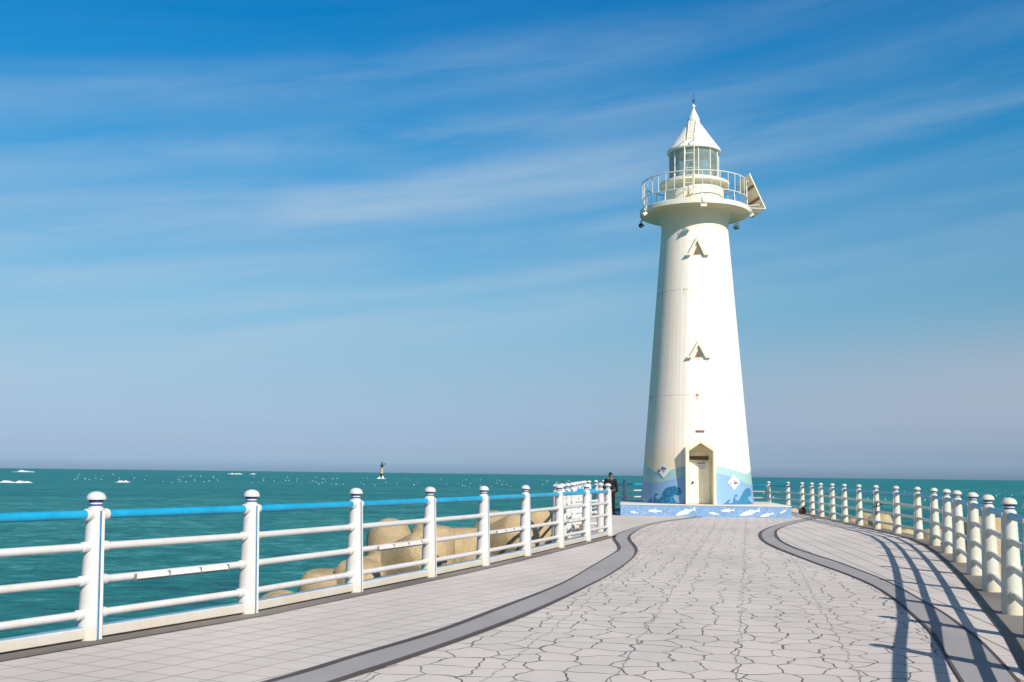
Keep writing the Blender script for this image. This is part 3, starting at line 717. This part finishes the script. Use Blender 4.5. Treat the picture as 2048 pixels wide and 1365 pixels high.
for t, z in ((.12, None), (.86, None)):
    for w in (.1, .9):
        q = A.lerp(B, t) + wv*w; rad = Vector((q.x, q.y, 0)).normalized()*2.22; tube(bm, q, (rad.x, rad.y, 12.9 if t > .5 else 13.9), .022, 6)
tube(bm, B, B+wv, .028, 6); q = B+wv*.0; tube(bm, q, (2.25*math.cos(R(-12)), 2.25*math.sin(R(-12)), 12.74), .022, 6); tube(bm, B+wv, (2.25*math.cos(R(14)), 2.25*math.sin(R(14)), 12.62), .022, 6)
finish('panel_bracket', bm, M['white_clean'], sp)
bm = bmesh.new(); path_tube(bm, [(1.75, -.25, 13.75), (1.72, -.3, 13.5), (1.62, -.3, 13.2), (1.66, -.25, 12.95), (1.55, -.2, 12.78)], .02, 6); finish('cable', bm, M['dark_metal'], sp)
# floodlights hung from the gallery rim
def flood(angdeg, drop, dark, tilt):
    a = R(-90+angdeg); rad = Vector((math.cos(a), math.sin(a), 0)); tan = Vector((-rad.y, rad.x, 0))
    rm = Matrix((tan, rad, Vector((0, 0, 1)))).transposed()
    p = rad*2.36 + Vector((0, 0, 12.66)); q = rad*2.42 + Vector((0, 0, 12.60-drop))
    bm = bmesh.new(); box(bm, rad*2.335+Vector((0, 0, 12.66)), (.09, .03, .22), rm); tube(bm, p, q+Vector((0, 0, .14)), .018, 6)
    tube(bm, q+Vector((0, 0, .14))-tan*.12, q+Vector((0, 0, .14))+tan*.12, .014, 6)
    for s in (-1, 1): tube(bm, q+Vector((0, 0, .14))+tan*.12*s, q+tan*.12*s, .012, 6)
    fo = finish('floodlight', bm, M['white_clean'] if not dark else M['dark_metal'], LH)
    t2 = rm @ Matrix.Rotation(R(tilt), 3, 'X')
    bm = bmesh.new(); vs = box(bm, q, (.27, .20, .13), t2)
    fx = t2 @ Vector((0, 0, 1))
    for v_ in vs:
        if (v_.co-q).dot(fx) > 0: v_.co = q + (v_.co-q)*.72
    finish('lamp_housing', bm, M['cream'] if not dark else M['dark_metal'], fo, smooth=False)
    bm = bmesh.new(); box(bm, q - fx*.068, (.23, .16, .01), t2); finish('lens', bm, M['lamp_glass'], fo, smooth=False)
flood(5, .18, False, -8); flood(-63, .20, False, -35); flood(76, .20, False, 25); flood(-112, .22, True, -30); flood(128, .22, False, -30)

# wave mural wrapped round the foot of the tower
def lin(P, x):
    if x <= P[0][0]: return P[0][1]
    for (x0, y0), (x1, y1) in zip(P, P[1:]):
        if x <= x1: return y0 + (y1-y0)*(x-x0)/(x1-x0)
    return P[-1][1]
def elev(x, y):            # elevation drawing of the mural -> angle round the tower, height
    w = 936 - 46*max(0, min(1, (890-y)/650)); s = max(-1, min(1, (x-973)/w)); ca = math.asin(s)
    return ca - R(3), Z0 + (885 + 20*math.cos(ca) - y)*.00238
def on_wall(a, z, off):
    r = tr(z) + off; return Vector((r*math.sin(a), -r*math.cos(a), z))
GT = [elev(*p) for p in ((60, 215), (88, 235), (160, 275), (240, 325), (320, 372), (345, 375), (540, 345), (620, 330), (690, 305), (760, 290))] + [elev(*p) for p in ((1290, 268), (1320, 270), (1420, 295), (1540, 325), (1640, 350), (1720, 375), (1780, 388), (1830, 362), (1858, 312), (1868, 296))]
BT = [elev(*p) for p in ((40, 440), (65, 470), (110, 520), (160, 550), (230, 568), (340, 555), (440, 535), (560, 500), (700, 465), (760, 455))] + [elev(*p) for p in ((1270, 385), (1290, 390), (1400, 415), (1500, 445), (1600, 480), (1700, 520), (1790, 555), (1870, 572), (1890, 573))]
def ztop(P, a, base, amp):
    if P[0][0] <= a <= P[-1][0]: return lin(P, a)
    return base + amp*math.sin(3*a)
def mural_strip(name, P, base, amp, off, mat):
    bm = bmesh.new(); prev = None
    for i in range(0, 241):
        a = R(13) + (2*math.pi - R(26))*i/240
        aa = a if a <= math.pi else a - 2*math.pi
        zt = ztop(P, aa, base, amp)
        ring = [bm.verts.new(on_wall(aa, Z0+.003+(zt-Z0-.003)*k/4, off)) for k in range(5)]
        ring.append(bm.verts.new(on_wall(aa, zt, -.01)))
        if prev:
            for k in range(5): bm.faces.new((prev[k], ring[k], ring[k+1], prev[k+1]))
        prev = ring
    return finish(name, bm, mat, LH)
mural_strip('mosaic_band', GT, 1.9, .15, .006, M['mosaic_green'])
mural_strip('mosaic_band', BT, 1.45, .12, .012, M['mosaic_wall_blue'])
def mural_patch(name, pts, off, mat, parent=None, pix=True):
    P = [elev(*p) for p in pts] if pix else pts
    bm = bmesh.new(); vs = [bm.verts.new((a, 0, z)) for a, z in P]
    for t in tessellate_polygon([[Vector((a, z, 0)) for a, z in P]]): bm.faces.new([vs[i] for i in t])
    amin = min(p[0] for p in P); amax = max(p[0] for p in P)
    k = math.floor(amin/R(2)); 
    while k*R(2) < amax:
        geom = bm.verts[:]+bm.edges[:]+bm.faces[:]
        bmesh.ops.bisect_plane(bm, geom=geom, plane_co=(k*R(2), 0, 0), plane_no=(1, 0, 0)); k += 1
    for v_ in bm.verts: v_.co = on_wall(v_.co.x, max(v_.co.z, Z0+.004), off)
    bm.normal_update()
    for f in bm.faces:
        c = f.calc_center_median()
        if f.normal.dot(Vector((c.x, c.y, 0))) < 0: f.normal_flip()
    return finish(name, bm, mat, parent or LH, smooth='flat')
mural_patch('wave_mosaic', [(140, 892), (170, 870), (205, 835), (225, 800), (245, 805), (250, 830), (235, 830), (240, 860), (268, 875), (272, 815), (285, 765), (305, 738), (330, 738), (342, 758), (330, 772), (312, 765), (300, 780), (308, 815), (330, 838), (365, 825), (400, 770), (430, 700), (470, 650), (530, 618), (600, 610), (660, 622), (705, 652), (722, 700), (708, 742), (672, 766), (632, 758), (610, 752), (590, 775), (590, 812), (612, 850), (650, 878), (700, 895), (750, 902), (748, 906)], .018, M['mosaic_teal'])
mural_patch('wave_mosaic', [(1360, 902), (1400, 882), (1435, 845), (1460, 822), (1485, 822), (1494, 840), (1482, 850), (1468, 845), (1462, 860), (1475, 878), (1500, 885), (1528, 866), (1538, 815), (1552, 768), (1572, 738), (1598, 734), (1612, 752), (1602, 775), (1582, 772), (1570, 760), (1564, 790), (1580, 818), (1608, 838), (1640, 812), (1675, 745), (1720, 665), (1765, 625), (1805, 622), (1835, 650), (1845, 700), (1842, 745), (1825, 768), (1800, 760), (1788, 775), (1792, 805), (1820, 845), (1870, 882), (1900, 892), (1890, 896)], .018, M['mosaic_teal2'])
def diamond(cx, cy, w, hh, motif):
    P = [(cx, cy-hh), (cx+w, cy), (cx, cy+hh), (cx-w, cy)]
    pl_ = mural_patch('picture_tile', P, .03, M['mosaic_white'])
    M.setdefault('motif', simple_mat('motif_glaze', (.30, .22, .24), .4, .4, 25)); M.setdefault('motif2', simple_mat('motif_glaze_warm', (.55, .42, .20), .4, .3, 25))
    for (x, y, r, mt) in motif:
        mural_patch('motif', [(cx+x+r*math.cos(2*math.pi*k/9)*(1+.25*math.sin(3*k)), cy+y+r*math.sin(2*math.pi*k/9)) for k in range(9)], .036, M[mt], pl_)
        for o in (1,): pass
diamond(440, 350, 105, 130, [(-75, 5, 26, 'motif'), (-15, -30, 34, 'motif'), (25, -25, 22, 'motif'), (0, 20, 16, 'motif2')])
diamond(1553, 535, 100, 125, [(-50, 12, 13, 'motif'), (8, -25, 12, 'motif'), (20, 12, 26, 'motif'), (55, 8, 16, 'motif'), (-5, 25, 10, 'motif2')])

# ------------------------------------------------------------------ tetrapods
def tetra_mesh(seed):
    """four tapered legs with flat chamfered ends, united into one solid"""
    rnd = random.Random(seed); legs = []
    for d in [Vector(v_).normalized() for v_ in ((1, 1, 1), (1, -1, -1), (-1, 1, -1), (-1, -1, 1))]:
        bm = bmesh.new(); m, _ = axis_m((0, 0, 0), d*1.25)
        prof_ = [(0, -.25), (.56, -.25), (.56, 0), (.535, .25), (.50, .55), (.465, .85), (.432, 1.13), (.415, 1.16), (.345, 1.245), (.325, 1.255), (0, 1.26)]
        k = rnd.random()*6; lathe(bm, prof_, 28, m)
        for v_ in bm.verts: v_.co += v_.co.normalized()*mnoise.noise(v_.co*2.3 + Vector((k, seed, 0)))*.022
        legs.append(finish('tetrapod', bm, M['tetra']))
    o = legs[0]
    for l_ in legs[1:]:
        b_ = o.modifiers.new('u', 'BOOLEAN'); b_.operation = 'UNION'; b_.solver = 'EXACT'; b_.object = l_
    bake(o)
    for l_ in legs[1:]: bpy.data.objects.remove(l_)
    bm = bmesh.new(); bm.from_mesh(o.data); bmesh.ops.triangulate(bm, faces=[f for f in bm.faces if len(f.verts) > 4]); bm.to_mesh(o.data); bm.free()
    if not o.data.materials: o.data.materials.append(M['tetra'])
    o.data.polygons.foreach_set('use_smooth', [True]*len(o.data.polygons)); o.data.set_sharp_from_angle(angle=R(28))
    return o
T0 = tetra_mesh(1); T1 = tetra_mesh(5)
used_t = {0: False, 1: False}
def tetrapod(x, y, z, euler, s, label, grp):
    k = len(label) % 2; src = (T0, T1)[k]
    o = src if not used_t[k] else src.copy()
    if used_t[k]: col.objects.link(o)
    used_t[k] = True
    o.location = (x, y, z); o.rotation_euler = tuple(R(e_) for e_ in euler); o.scale = (s, s, s)
    for kk in ('label', 'category', 'group'):
        if kk in o: del o[kk]
    tag(o, label, 'tetrapod', grp); return o
def aim(d, spin):
    """Euler angles that point the first leg along d, then spin about it"""
    q = Vector((1, 1, 1)).rotation_difference(Vector(d).normalized())
    if spin == 'low':
        top = lambda a: max((Matrix.Rotation(R(a), 3, Vector(d).normalized()) @ q.to_matrix() @ Vector(v_)).z for v_ in ((1, -1, -1), (-1, 1, -1), (-1, -1, 1)))
        spin = min(range(0, 120, 3), key=top)
    q2 = Matrix.Rotation(R(spin), 3, Vector(d).normalized())
    return tuple(math.degrees(e_) for e_ in (q2 @ q.to_matrix()).to_euler())
LT = [(-.50, 25.2, -.30, aim((-1, -.3, .12), 'low'), 1.13, 'big sand coloured concrete tetrapod lying on its side beyond the middle of the left fence'),
      (.05, 26.6, -.62, aim((-.2, .3, 1), 70), 1.0, 'tetrapod striped by rail shadows just before the landing'),
      (-2.2, 21.3, -.42, aim((.55, -.60, .42), 40), 1.02, 'tan tetrapod with a blunt leg end aimed at the deck, behind the fourth fence post'),
      (-1.75, 23.7, -.92, aim((.10, -.1, 1), 75), 1.08, 'round topped tan tetrapod squeezed between the two biggest left ones'),
      (-3.12, 18.8, -1.32, aim((.02, -.08, 1), 0), .96, 'lower tan tetrapod whose rounded tip shows beside the third fence post'),
      (-3.35, 17.2, -1.22, aim((1, .2, -.3), 50), .95, 'lowest sand coloured tetrapod, its top just over the base channel of the left fence'),
      (-2.55, 18.9, -1.20, aim((1, .4, -.33), 10), 1.0, 'flat lying pale tetrapod at the foot of the one aiming a leg at the deck'),
      (.72, 31.0, -.85, aim((.05, .1, 1), 15), 1.1, 'shaded brown grey tetrapod standing farthest along the left side')]
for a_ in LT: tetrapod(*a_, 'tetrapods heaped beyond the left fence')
rnd = random.Random(3)
for i in range(16):
    t = rnd.random(); y = 17.5 + 14*t; x = -3.4 + (y-17.5)*.32 - rnd.uniform(.8, 3.2)
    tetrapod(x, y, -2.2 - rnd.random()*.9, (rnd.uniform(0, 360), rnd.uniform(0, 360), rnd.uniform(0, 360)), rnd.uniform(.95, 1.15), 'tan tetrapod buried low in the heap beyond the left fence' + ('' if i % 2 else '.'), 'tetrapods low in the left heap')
RTt = [(11.05, 25.7, -.72, aim((0, 0, 1), 20), 1.12, 'large tan tetrapod rising above the rails by the right edge of the frame'),
      (8.95, 18.7, -.72, aim((.2, -.3, 1), 80), 1.0, 'tan tetrapod seen low between the two nearest right hand posts'),
      (8.4, 15.2, -.75, aim((-.2, .2, 1), 10), 1.0, 'pale brown tetrapod at the very right edge behind the nearest post'),
      (11.3, 27.9, -1.2, aim((.3, -.1, 1), 50), .95, 'tan tetrapod behind the bend of the right fence'),
      (11.45, 29.6, -.98, aim((0, .1, 1), 100), .95, 'yellowish tetrapod showing at ankle height left of the bend in the right fence'),
      (11.75, 32.4, -1.10, aim((-.3, 0, 1), 30), .95, 'darker tan tetrapod barely above the deck edge, just left of the yellowish one'),
      (12.75, 39.6, -.95, aim((.15, 0, 1), 60), 1.0, 'tan tetrapod peeking over the deck edge midway along the far right fence'),
      (12.9, 37.9, -.75, aim((1, -.2, -.1), 0), .9, 'flat looking tan tetrapod sloping down next to the middle posts of the far right fence'),
      (13.3, 43.4, -1.15, aim((.5, .2, 1), 140), .95, 'small looking tan tetrapod behind the far right posts'),
      (13.75, 54.0, -1.15, aim((0, .1, 1), 20), .95, 'farthest tan tetrapod just right of the blue plinth')]
for a_ in RTt: tetrapod(*a_, 'tetrapods heaped beyond the right fence')
for i in range(14):
    y = rnd.uniform(14, 48); x = 6.6 + (y-14)*.19 + rnd.uniform(2.0, 3.4)
    tetrapod(x, y, -2.5 - rnd.random()*.8, (rnd.uniform(0, 360), rnd.uniform(0, 360), rnd.uniform(0, 360)), rnd.uniform(.95, 1.1), 'tan tetrapod buried low in the heap beyond the right fence' + ('' if i % 2 else '.'), 'tetrapods low in the right heap')

# ------------------------------------------------------------------ person
def skin(name, nodes, edges, mat, parent, sub=2, root=0):
    me = bpy.data.meshes.new(name); me.from_pydata([n_[0] for n_ in nodes], edges, []); o = bpy.data.objects.new(name, me); col.objects.link(o)
    o.modifiers.new('sk', 'SKIN'); sd_ = me.skin_vertices[0].data
    for i, n_ in enumerate(nodes):
        r = n_[1]; sd_[i].radius = (r, r) if not isinstance(r, tuple) else r
        sd_[i].use_root = (i == root)
    ss = o.modifiers.new('ss', 'SUBSURF'); ss.levels = sub; ss.render_levels = sub
    bake(o); o.data.materials.clear(); o.data.materials.append(mat)
    o.data.polygons.foreach_set('use_smooth', [True]*len(o.data.polygons)); o.parent = parent
    return o
M['skin_tone'] = simple_mat('skin_tone', (.22, .12, .08), .55, .12, 14)
M['jacket'] = simple_mat('dark_jacket', (.007, .007, .009), .8, .3, 18); M['trousers'] = simple_mat('dark_trousers', (.006, .006, .009), .85, .3, 18)  # dark clothes, darkened further in place of the tower's shadow
M['hair'] = simple_mat('dark_hair', (.01, .009, .008), .6, .3, 40); M['shirt'] = simple_mat('pale_shirt', (.22, .15, .15), .8, .15, 20); M['shoe'] = simple_mat('dark_shoe', (.02, .018, .016), .5, .2, 20)
P = empty('person', (4.02, 44.1, 0), R(4)); tag(P, 'man in a dark open collared jacket and dark trousers standing left of the lighthouse plinth', 'person')
# continuous body: pelvis, spine, neck, head, arms, legs
N = [((0, 0, .90), (.15, .105)), ((0, 0, 1.08), (.14, .10)), ((0, .01, 1.26), (.165, .11)), ((0, .01, 1.38), (.10, .085)), ((0, 0, 1.44), (.055, .055)), ((0, -.015, 1.54), (.074, .092)), ((0, -.01, 1.615), (.066, .08)),
     ((-.10, 0, .84), .085), ((-.105, -.015, .47), .058), ((-.11, .01, .09), .04), ((-.12, -.13, .035), .035),
     ((.10, 0, .84), .085), ((.105, -.02, .47), .058), ((.11, .01, .09), .04), ((.12, -.13, .035), .035),
     ((-.185, .01, 1.355), .058), ((-.255, .02, 1.10), .044), ((-.285, -.06, .86), .03), ((-.288, -.085, .80), (.036, .02)),
     ((.185, .01, 1.355), .058), ((.245, .02, 1.10), .044), ((.262, -.04, .86), .03), ((.264, -.06, .80), (.02, .036))]
E_ = [(0, 1), (1, 2), (2, 3), (3, 4), (4, 5), (5, 6), (0, 7), (7, 8), (8, 9), (9, 10), (0, 11), (11, 12), (12, 13), (13, 14), (3, 15), (15, 16), (16, 17), (17, 18), (3, 19), (19, 20), (20, 21), (21, 22)]
for (b0, sgn) in ((18, -1), (22, 1)):     # five unequal fingers a hand
    bx, by, bz = N[b0][0]
    for k, (dy, ln) in enumerate(((-.026, .072), (-.009, .082), (.009, .077), (.025, .060))):
        i0 = len(N); N.append(((bx+.002*sgn, by+dy, bz-.045), .0095)); N.append(((bx-.004*sgn, by+dy-.006, bz-.045-ln*.55), .0085)); N.append(((bx-.018*sgn, by+dy-.012, bz-.045-ln), .0072))
        E_ += [(b0, i0), (i0, i0+1), (i0+1, i0+2)]
    i0 = len(N); N.append(((bx-.006*sgn, by-.04, bz-.012), .011)); N.append(((bx-.014*sgn, by-.052, bz-.055), .009)); E_ += [(b0, i0), (i0, i0+1)]
body = skin('body', N, E_, M['skin_tone'], P)
# face
bm = bmesh.new(); bmesh.ops.create_icosphere(bm, subdivisions=2, radius=.016, matrix=Matrix.Translation((0, -.108, 1.545)) @ Matrix.Diagonal((.8, 1.2, 1.5, 1))); finish('nose', bm, M['skin_tone'], P)
for s in (-1, 1):
    bm = bmesh.new(); bmesh.ops.create_icosphere(bm, subdivisions=2, radius=.011, matrix=Matrix.Translation((s*.031, -.094, 1.57)) @ Matrix.Diagonal((1.2, .6, .7, 1))); finish('eye', bm, M['black'], P)
    bm = bmesh.new(); bmesh.ops.create_icosphere(bm, subdivisions=2, radius=.03, matrix=Matrix.Translation((s*.075, .0, 1.555)) @ Matrix.Diagonal((.35, .7, 1.05, 1))); finish('ear', bm, M['skin_tone'], P)
bm = bmesh.new(); box(bm, (0, -.098, 1.50), (.046, .012, .010)); bmesh.ops.bevel(bm, geom=bm.edges[:], offset=.004, segments=2, affect='EDGES'); finish('mouth', bm, simple_mat('lip', (.22, .10, .09), .5), P)
bm = bmesh.new(); lathe(bm, [(.070, -.01), (.082, .03), (.076, .065), (.05, .09), (0, .098)], 24, Matrix.Translation((0, .012, 1.565)) @ Matrix.Rotation(R(14), 4, 'X') @ Matrix.Diagonal((.93, 1.12, 1, 1)))
finish('hair', bm, M['hair'], P)
def grow(idx, edges, k, mat, name, add=.0):
    mp = {j: i for i, j in enumerate(idx)}
    nn = [(N[j][0], tuple(r*k+add for r in (N[j][1] if isinstance(N[j][1], tuple) else (N[j][1],)*2))) for j in idx]
    return skin(name, nn, [(mp[a], mp[b]) for a, b in edges], mat, P)
jk = grow([0, 1, 2, 3, 15, 16, 17, 19, 20, 21], [(0, 1), (1, 2), (2, 3), (3, 15), (15, 16), (16, 17), (3, 19), (19, 20), (20, 21)], 1.08, M['jacket'], 'jacket', .02)
grow([0, 7, 8, 9, 11, 12, 13], [(0, 7), (7, 8), (8, 9), (0, 11), (11, 12), (12, 13)], 1.03, M['trousers'], 'trousers', .014)
bm = bmesh.new(); prism_y(bm, [(-.03, 1.45), (0, 1.30), (.03, 1.45)], -.152, -.06); finish('shirt', bm, M['shirt'], P, smooth=False)
for s in (-1, 1):
    bm = bmesh.new(); vs = bmesh.ops.create_icosphere(bm, subdivisions=3, radius=1, matrix=Matrix.Translation((s*.12, -.075, .045)) @ Matrix.Diagonal((.052, .135, .05, 1)))['verts']
    for v_ in vs: v_.co.z = max(v_.co.z, .004)
    finish('shoe', bm, M['shoe'], P)

# ------------------------------------------------------------------ small things on the deck
B_ = empty('bag', (12.42, 46.9, 0)); tag(B_, 'small brown bag slumped at the foot of two far right fence posts', 'bag')
M['bag'] = simple_mat('brown_cloth', (.16, .065, .03), .85, .35, 20, bump=.3)
bm = bmesh.new(); lathe(bm, [(0, 0), (.13, .0), (.155, .05), (.15, .13), (.11, .22), (.06, .28), (.05, .30), (.075, .33), (0, .33)], 20, Matrix.Rotation(R(14), 4, 'Y'))
for v_ in bm.verts: v_.co += Vector((mnoise.noise(v_.co*9), mnoise.noise(v_.co*9+Vector((5, 0, 0))), 0))*.03
finish('sack', bm, M['bag'], B_)
bm = bmesh.new(); path_tube(bm, [(.07, 0, .30), (.10, -.02, .36), (.15, -.02, .38), (.17, 0, .33)], .022, 8); finish('strap', bm, M['black'], B_)
cx_, cy_ = right_posts[12]
bm = bmesh.new()
path_tube(bm, [(cx_+.115*math.cos(t)*1.0-.0, cy_+.115*math.sin(t), .78-.10*math.sin(t*.5)) for t in [2*math.pi*i/24 for i in range(25)]], .012, 6)
path_tube(bm, [(cx_-.02, cy_-.118, .86), (cx_-.05, cy_-.128, .68), (cx_-.075, cy_-.14, .52), (cx_-.05, cy_-.14, .44), (cx_-.02, cy_-.135, .50)], .016, 6)
path_tube(bm, [(cx_+.12, cy_-.05, .82), (cx_+.15, cy_-.06, .72), (cx_+.14, cy_-.07, .62)], .012, 6)
tag(finish('cord', bm, M['black']), 'black cord tied round one of the middle posts of the right fence', 'cord')

# ------------------------------------------------------------------ out at sea
SEA = -3.5
bc = empty('beacon', (-104.8, 895, SEA)); tag(bc, 'black and yellow navigation beacon standing in white surf near the horizon', 'beacon')
M['yellow'] = simple_mat('beacon_yellow', (.52, .43, .26), .6, .15, .5); M['beacon_dark'] = simple_mat('beacon_black', (.03, .035, .05), .6, .2, .6)
bm = bmesh.new(); lathe(bm, [(0, 0), (3.0, 0), (2.2, 1.4), (1.15, 2.0), (1.0, 4.4), (0, 4.4)], 16); finish('base', bm, M['beacon_dark'], bc)
bm = bmesh.new(); lathe(bm, [(0, 4.4), (1.25, 4.4), (1.1, 8.8), (0, 8.8)], 16); finish('column', bm, M['yellow'], bc)
bm = bmesh.new(); lathe(bm, [(0, 8.8), (.8, 8.8), (.9, 10.2), (1.5, 10.7), (1.5, 11.2), (.5, 11.3), (.45, 12.3), (0, 12.3)], 16); finish('head', bm, M['beacon_dark'], bc)
bm = bmesh.new(); lathe(bm, [(0, 12.2), (.8, 12.2), (.35, 13.4), (0, 13.9)], 12); tube(bm, (.6, 0, 10.8), (2.3, 0, 12.0), .25, 8); box(bm, (2.3, 0, 12.1), (.9, .3, .9)); finish('topmark', bm, M['beacon_dark'], bc)

def surf(name, x, y, L_, w, hh, seed, label):
    bm = bmesh.new(); nx, ny = 28, 8; G = []
    for i in range(nx+1):
        row = []
        for j in range(ny+1):
            u = i/nx*2-1; v_ = j/ny*2-1
            prof_ = max(0, 1-u*u)**.6 * max(0, 1-v_*v_)
            nz_ = .35 + .95*mnoise.noise(Vector((u*3+seed, v_*2, seed*.7)))
            row.append(bm.verts.new((u*L_/2, v_*w/2*(1+.4*mnoise.noise(Vector((u*2, seed, 0)))), hh*prof_*nz_ - .03*hh)))
        G.append(row)
    for i in range(nx):
        for j in range(ny): bm.faces.new((G[i][j], G[i+1][j], G[i+1][j+1], G[i][j+1]))
    o = finish(name, bm, M['foam'], None); o.location = (x, y, SEA); tag(o, label, 'wave'); return o
surf('breaking_wave', -172, 383, 10.5, 8, 1.7, 1.3, 'nearest white breaking wave crest, cut by the left edge of the frame')
surf('breaking_wave', -152.4, 433, 5.5, 6, 1.3, 4.1, 'short white wave crest farther right, above the space between the first two posts')
surf('breaking_wave', -655, 1480, 28, 16, 3.0, 7.7, 'thin white breaker near the horizon at the far left')
surf('breaking_wave', -401, 1600, 22, 16, 2.4, 2.2, 'faint long breaker near the horizon above the second post')
surf('breaking_wave', -396, 1690, 9, 9, 2.0, 9.2, 'tiny breaker just right of the faint long one near the horizon')
surf('beacon_surf', -104.6, 890, 7.5, 5, 3.8, 5.5, 'white surf breaking round the foot of the beacon')

M['buoy_white'] = simple_mat('buoy_white', (.50, .62, .62), .5, .1, .8); M['buoy_orange'] = simple_mat('buoy_orange', (.55, .22, .12), .5, .1, .8)
def buoy_proto(mat):
    bm = bmesh.new(); bmesh.ops.create_icosphere(bm, subdivisions=2, radius=.30, matrix=Matrix.Diagonal((1, 1, .92, 1)))
    lathe(bm, [(0, .24), (.07, .25), (.07, .36), (0, .37)], 8)
    return finish('buoy', bm, mat)
protos = [buoy_proto(M['buoy_white']), buoy_proto(M['buoy_orange'])]
first = [True, True]
rb = random.Random(11)
def buoy(x, y, k, lab, grp, s=1.0):
    o = protos[k] if first[k] else protos[k].copy()
    if not first[k]: col.objects.link(o)
    first[k] = False
    o.location = (x, y, SEA+.08); o.scale = (s, s, s); tag(o, lab, 'buoy', grp)
for i in range(125):
    aZ = rb.uniform(-.38, .085)
    ang_ = (rb.choice((11.5, 13, 14.5, 19, 21, 24)) + rb.gauss(0, .9) + 4*(aZ+.2))/2181
    Yb = 5.05/ang_; k = 1 if rb.random() < .05 else 0
    buoy(Yb*math.tan(aZ), Yb, k, ('white float bobbing in the fishing rows on the sea left of the person', 'orange float among the white ones on the sea left of the person')[k], ('white floats on the left sea', 'orange floats on the left sea')[k], rb.uniform(.5, 1.0)*max(1, Yb/560))
for i in range(60):
    aZ = rb.uniform(.195, .47)
    ang_ = (rb.choice((24, 29, 34, 40)) + rb.gauss(0, 2.5))/2181
    Yb = 5.05/ang_
    buoy(Yb*math.tan(aZ), Yb, 0, 'white float bobbing on the sea beyond the right fence', 'white floats on the right sea', rb.uniform(.4, .8))

gl_ = empty('seagull', (-76.7, 250, 8.64), R(25)); tag(gl_, 'small white seagull gliding low over the sea at the left', 'bird')
M['feather'] = simple_mat('gull_feathers', (.75, .76, .76), .8, .15, 5)
bm = bmesh.new(); lathe(bm, [(0, -.26), (.03, -.24), (.075, -.08), (.08, .04), (.05, .16), (.045, .2), (.02, .26), (0, .3)], 12, Matrix.Rotation(R(-90), 4, 'X')); finish('body', bm, M['feather'], gl_)
for s in (-1, 1):
    bm = bmesh.new(); pts = [(.04, .09, .02), (.32, .14, .17), (.72, .02, .12), (.34, -.02, .15), (.04, -.09, .02)]
    a_ = [bm.verts.new((s*x, y, z+.008)) for x, y, z in pts]; b2 = [bm.verts.new((s*x, y, z-.008)) for x, y, z in pts]
    bm.faces.new(a_); bm.faces.new(b2[::-1])
    for i in range(5): bm.faces.new((a_[i], b2[i], b2[(i+1) % 5], a_[(i+1) % 5]))
    finish('wing', bm, M['feather'], gl_)
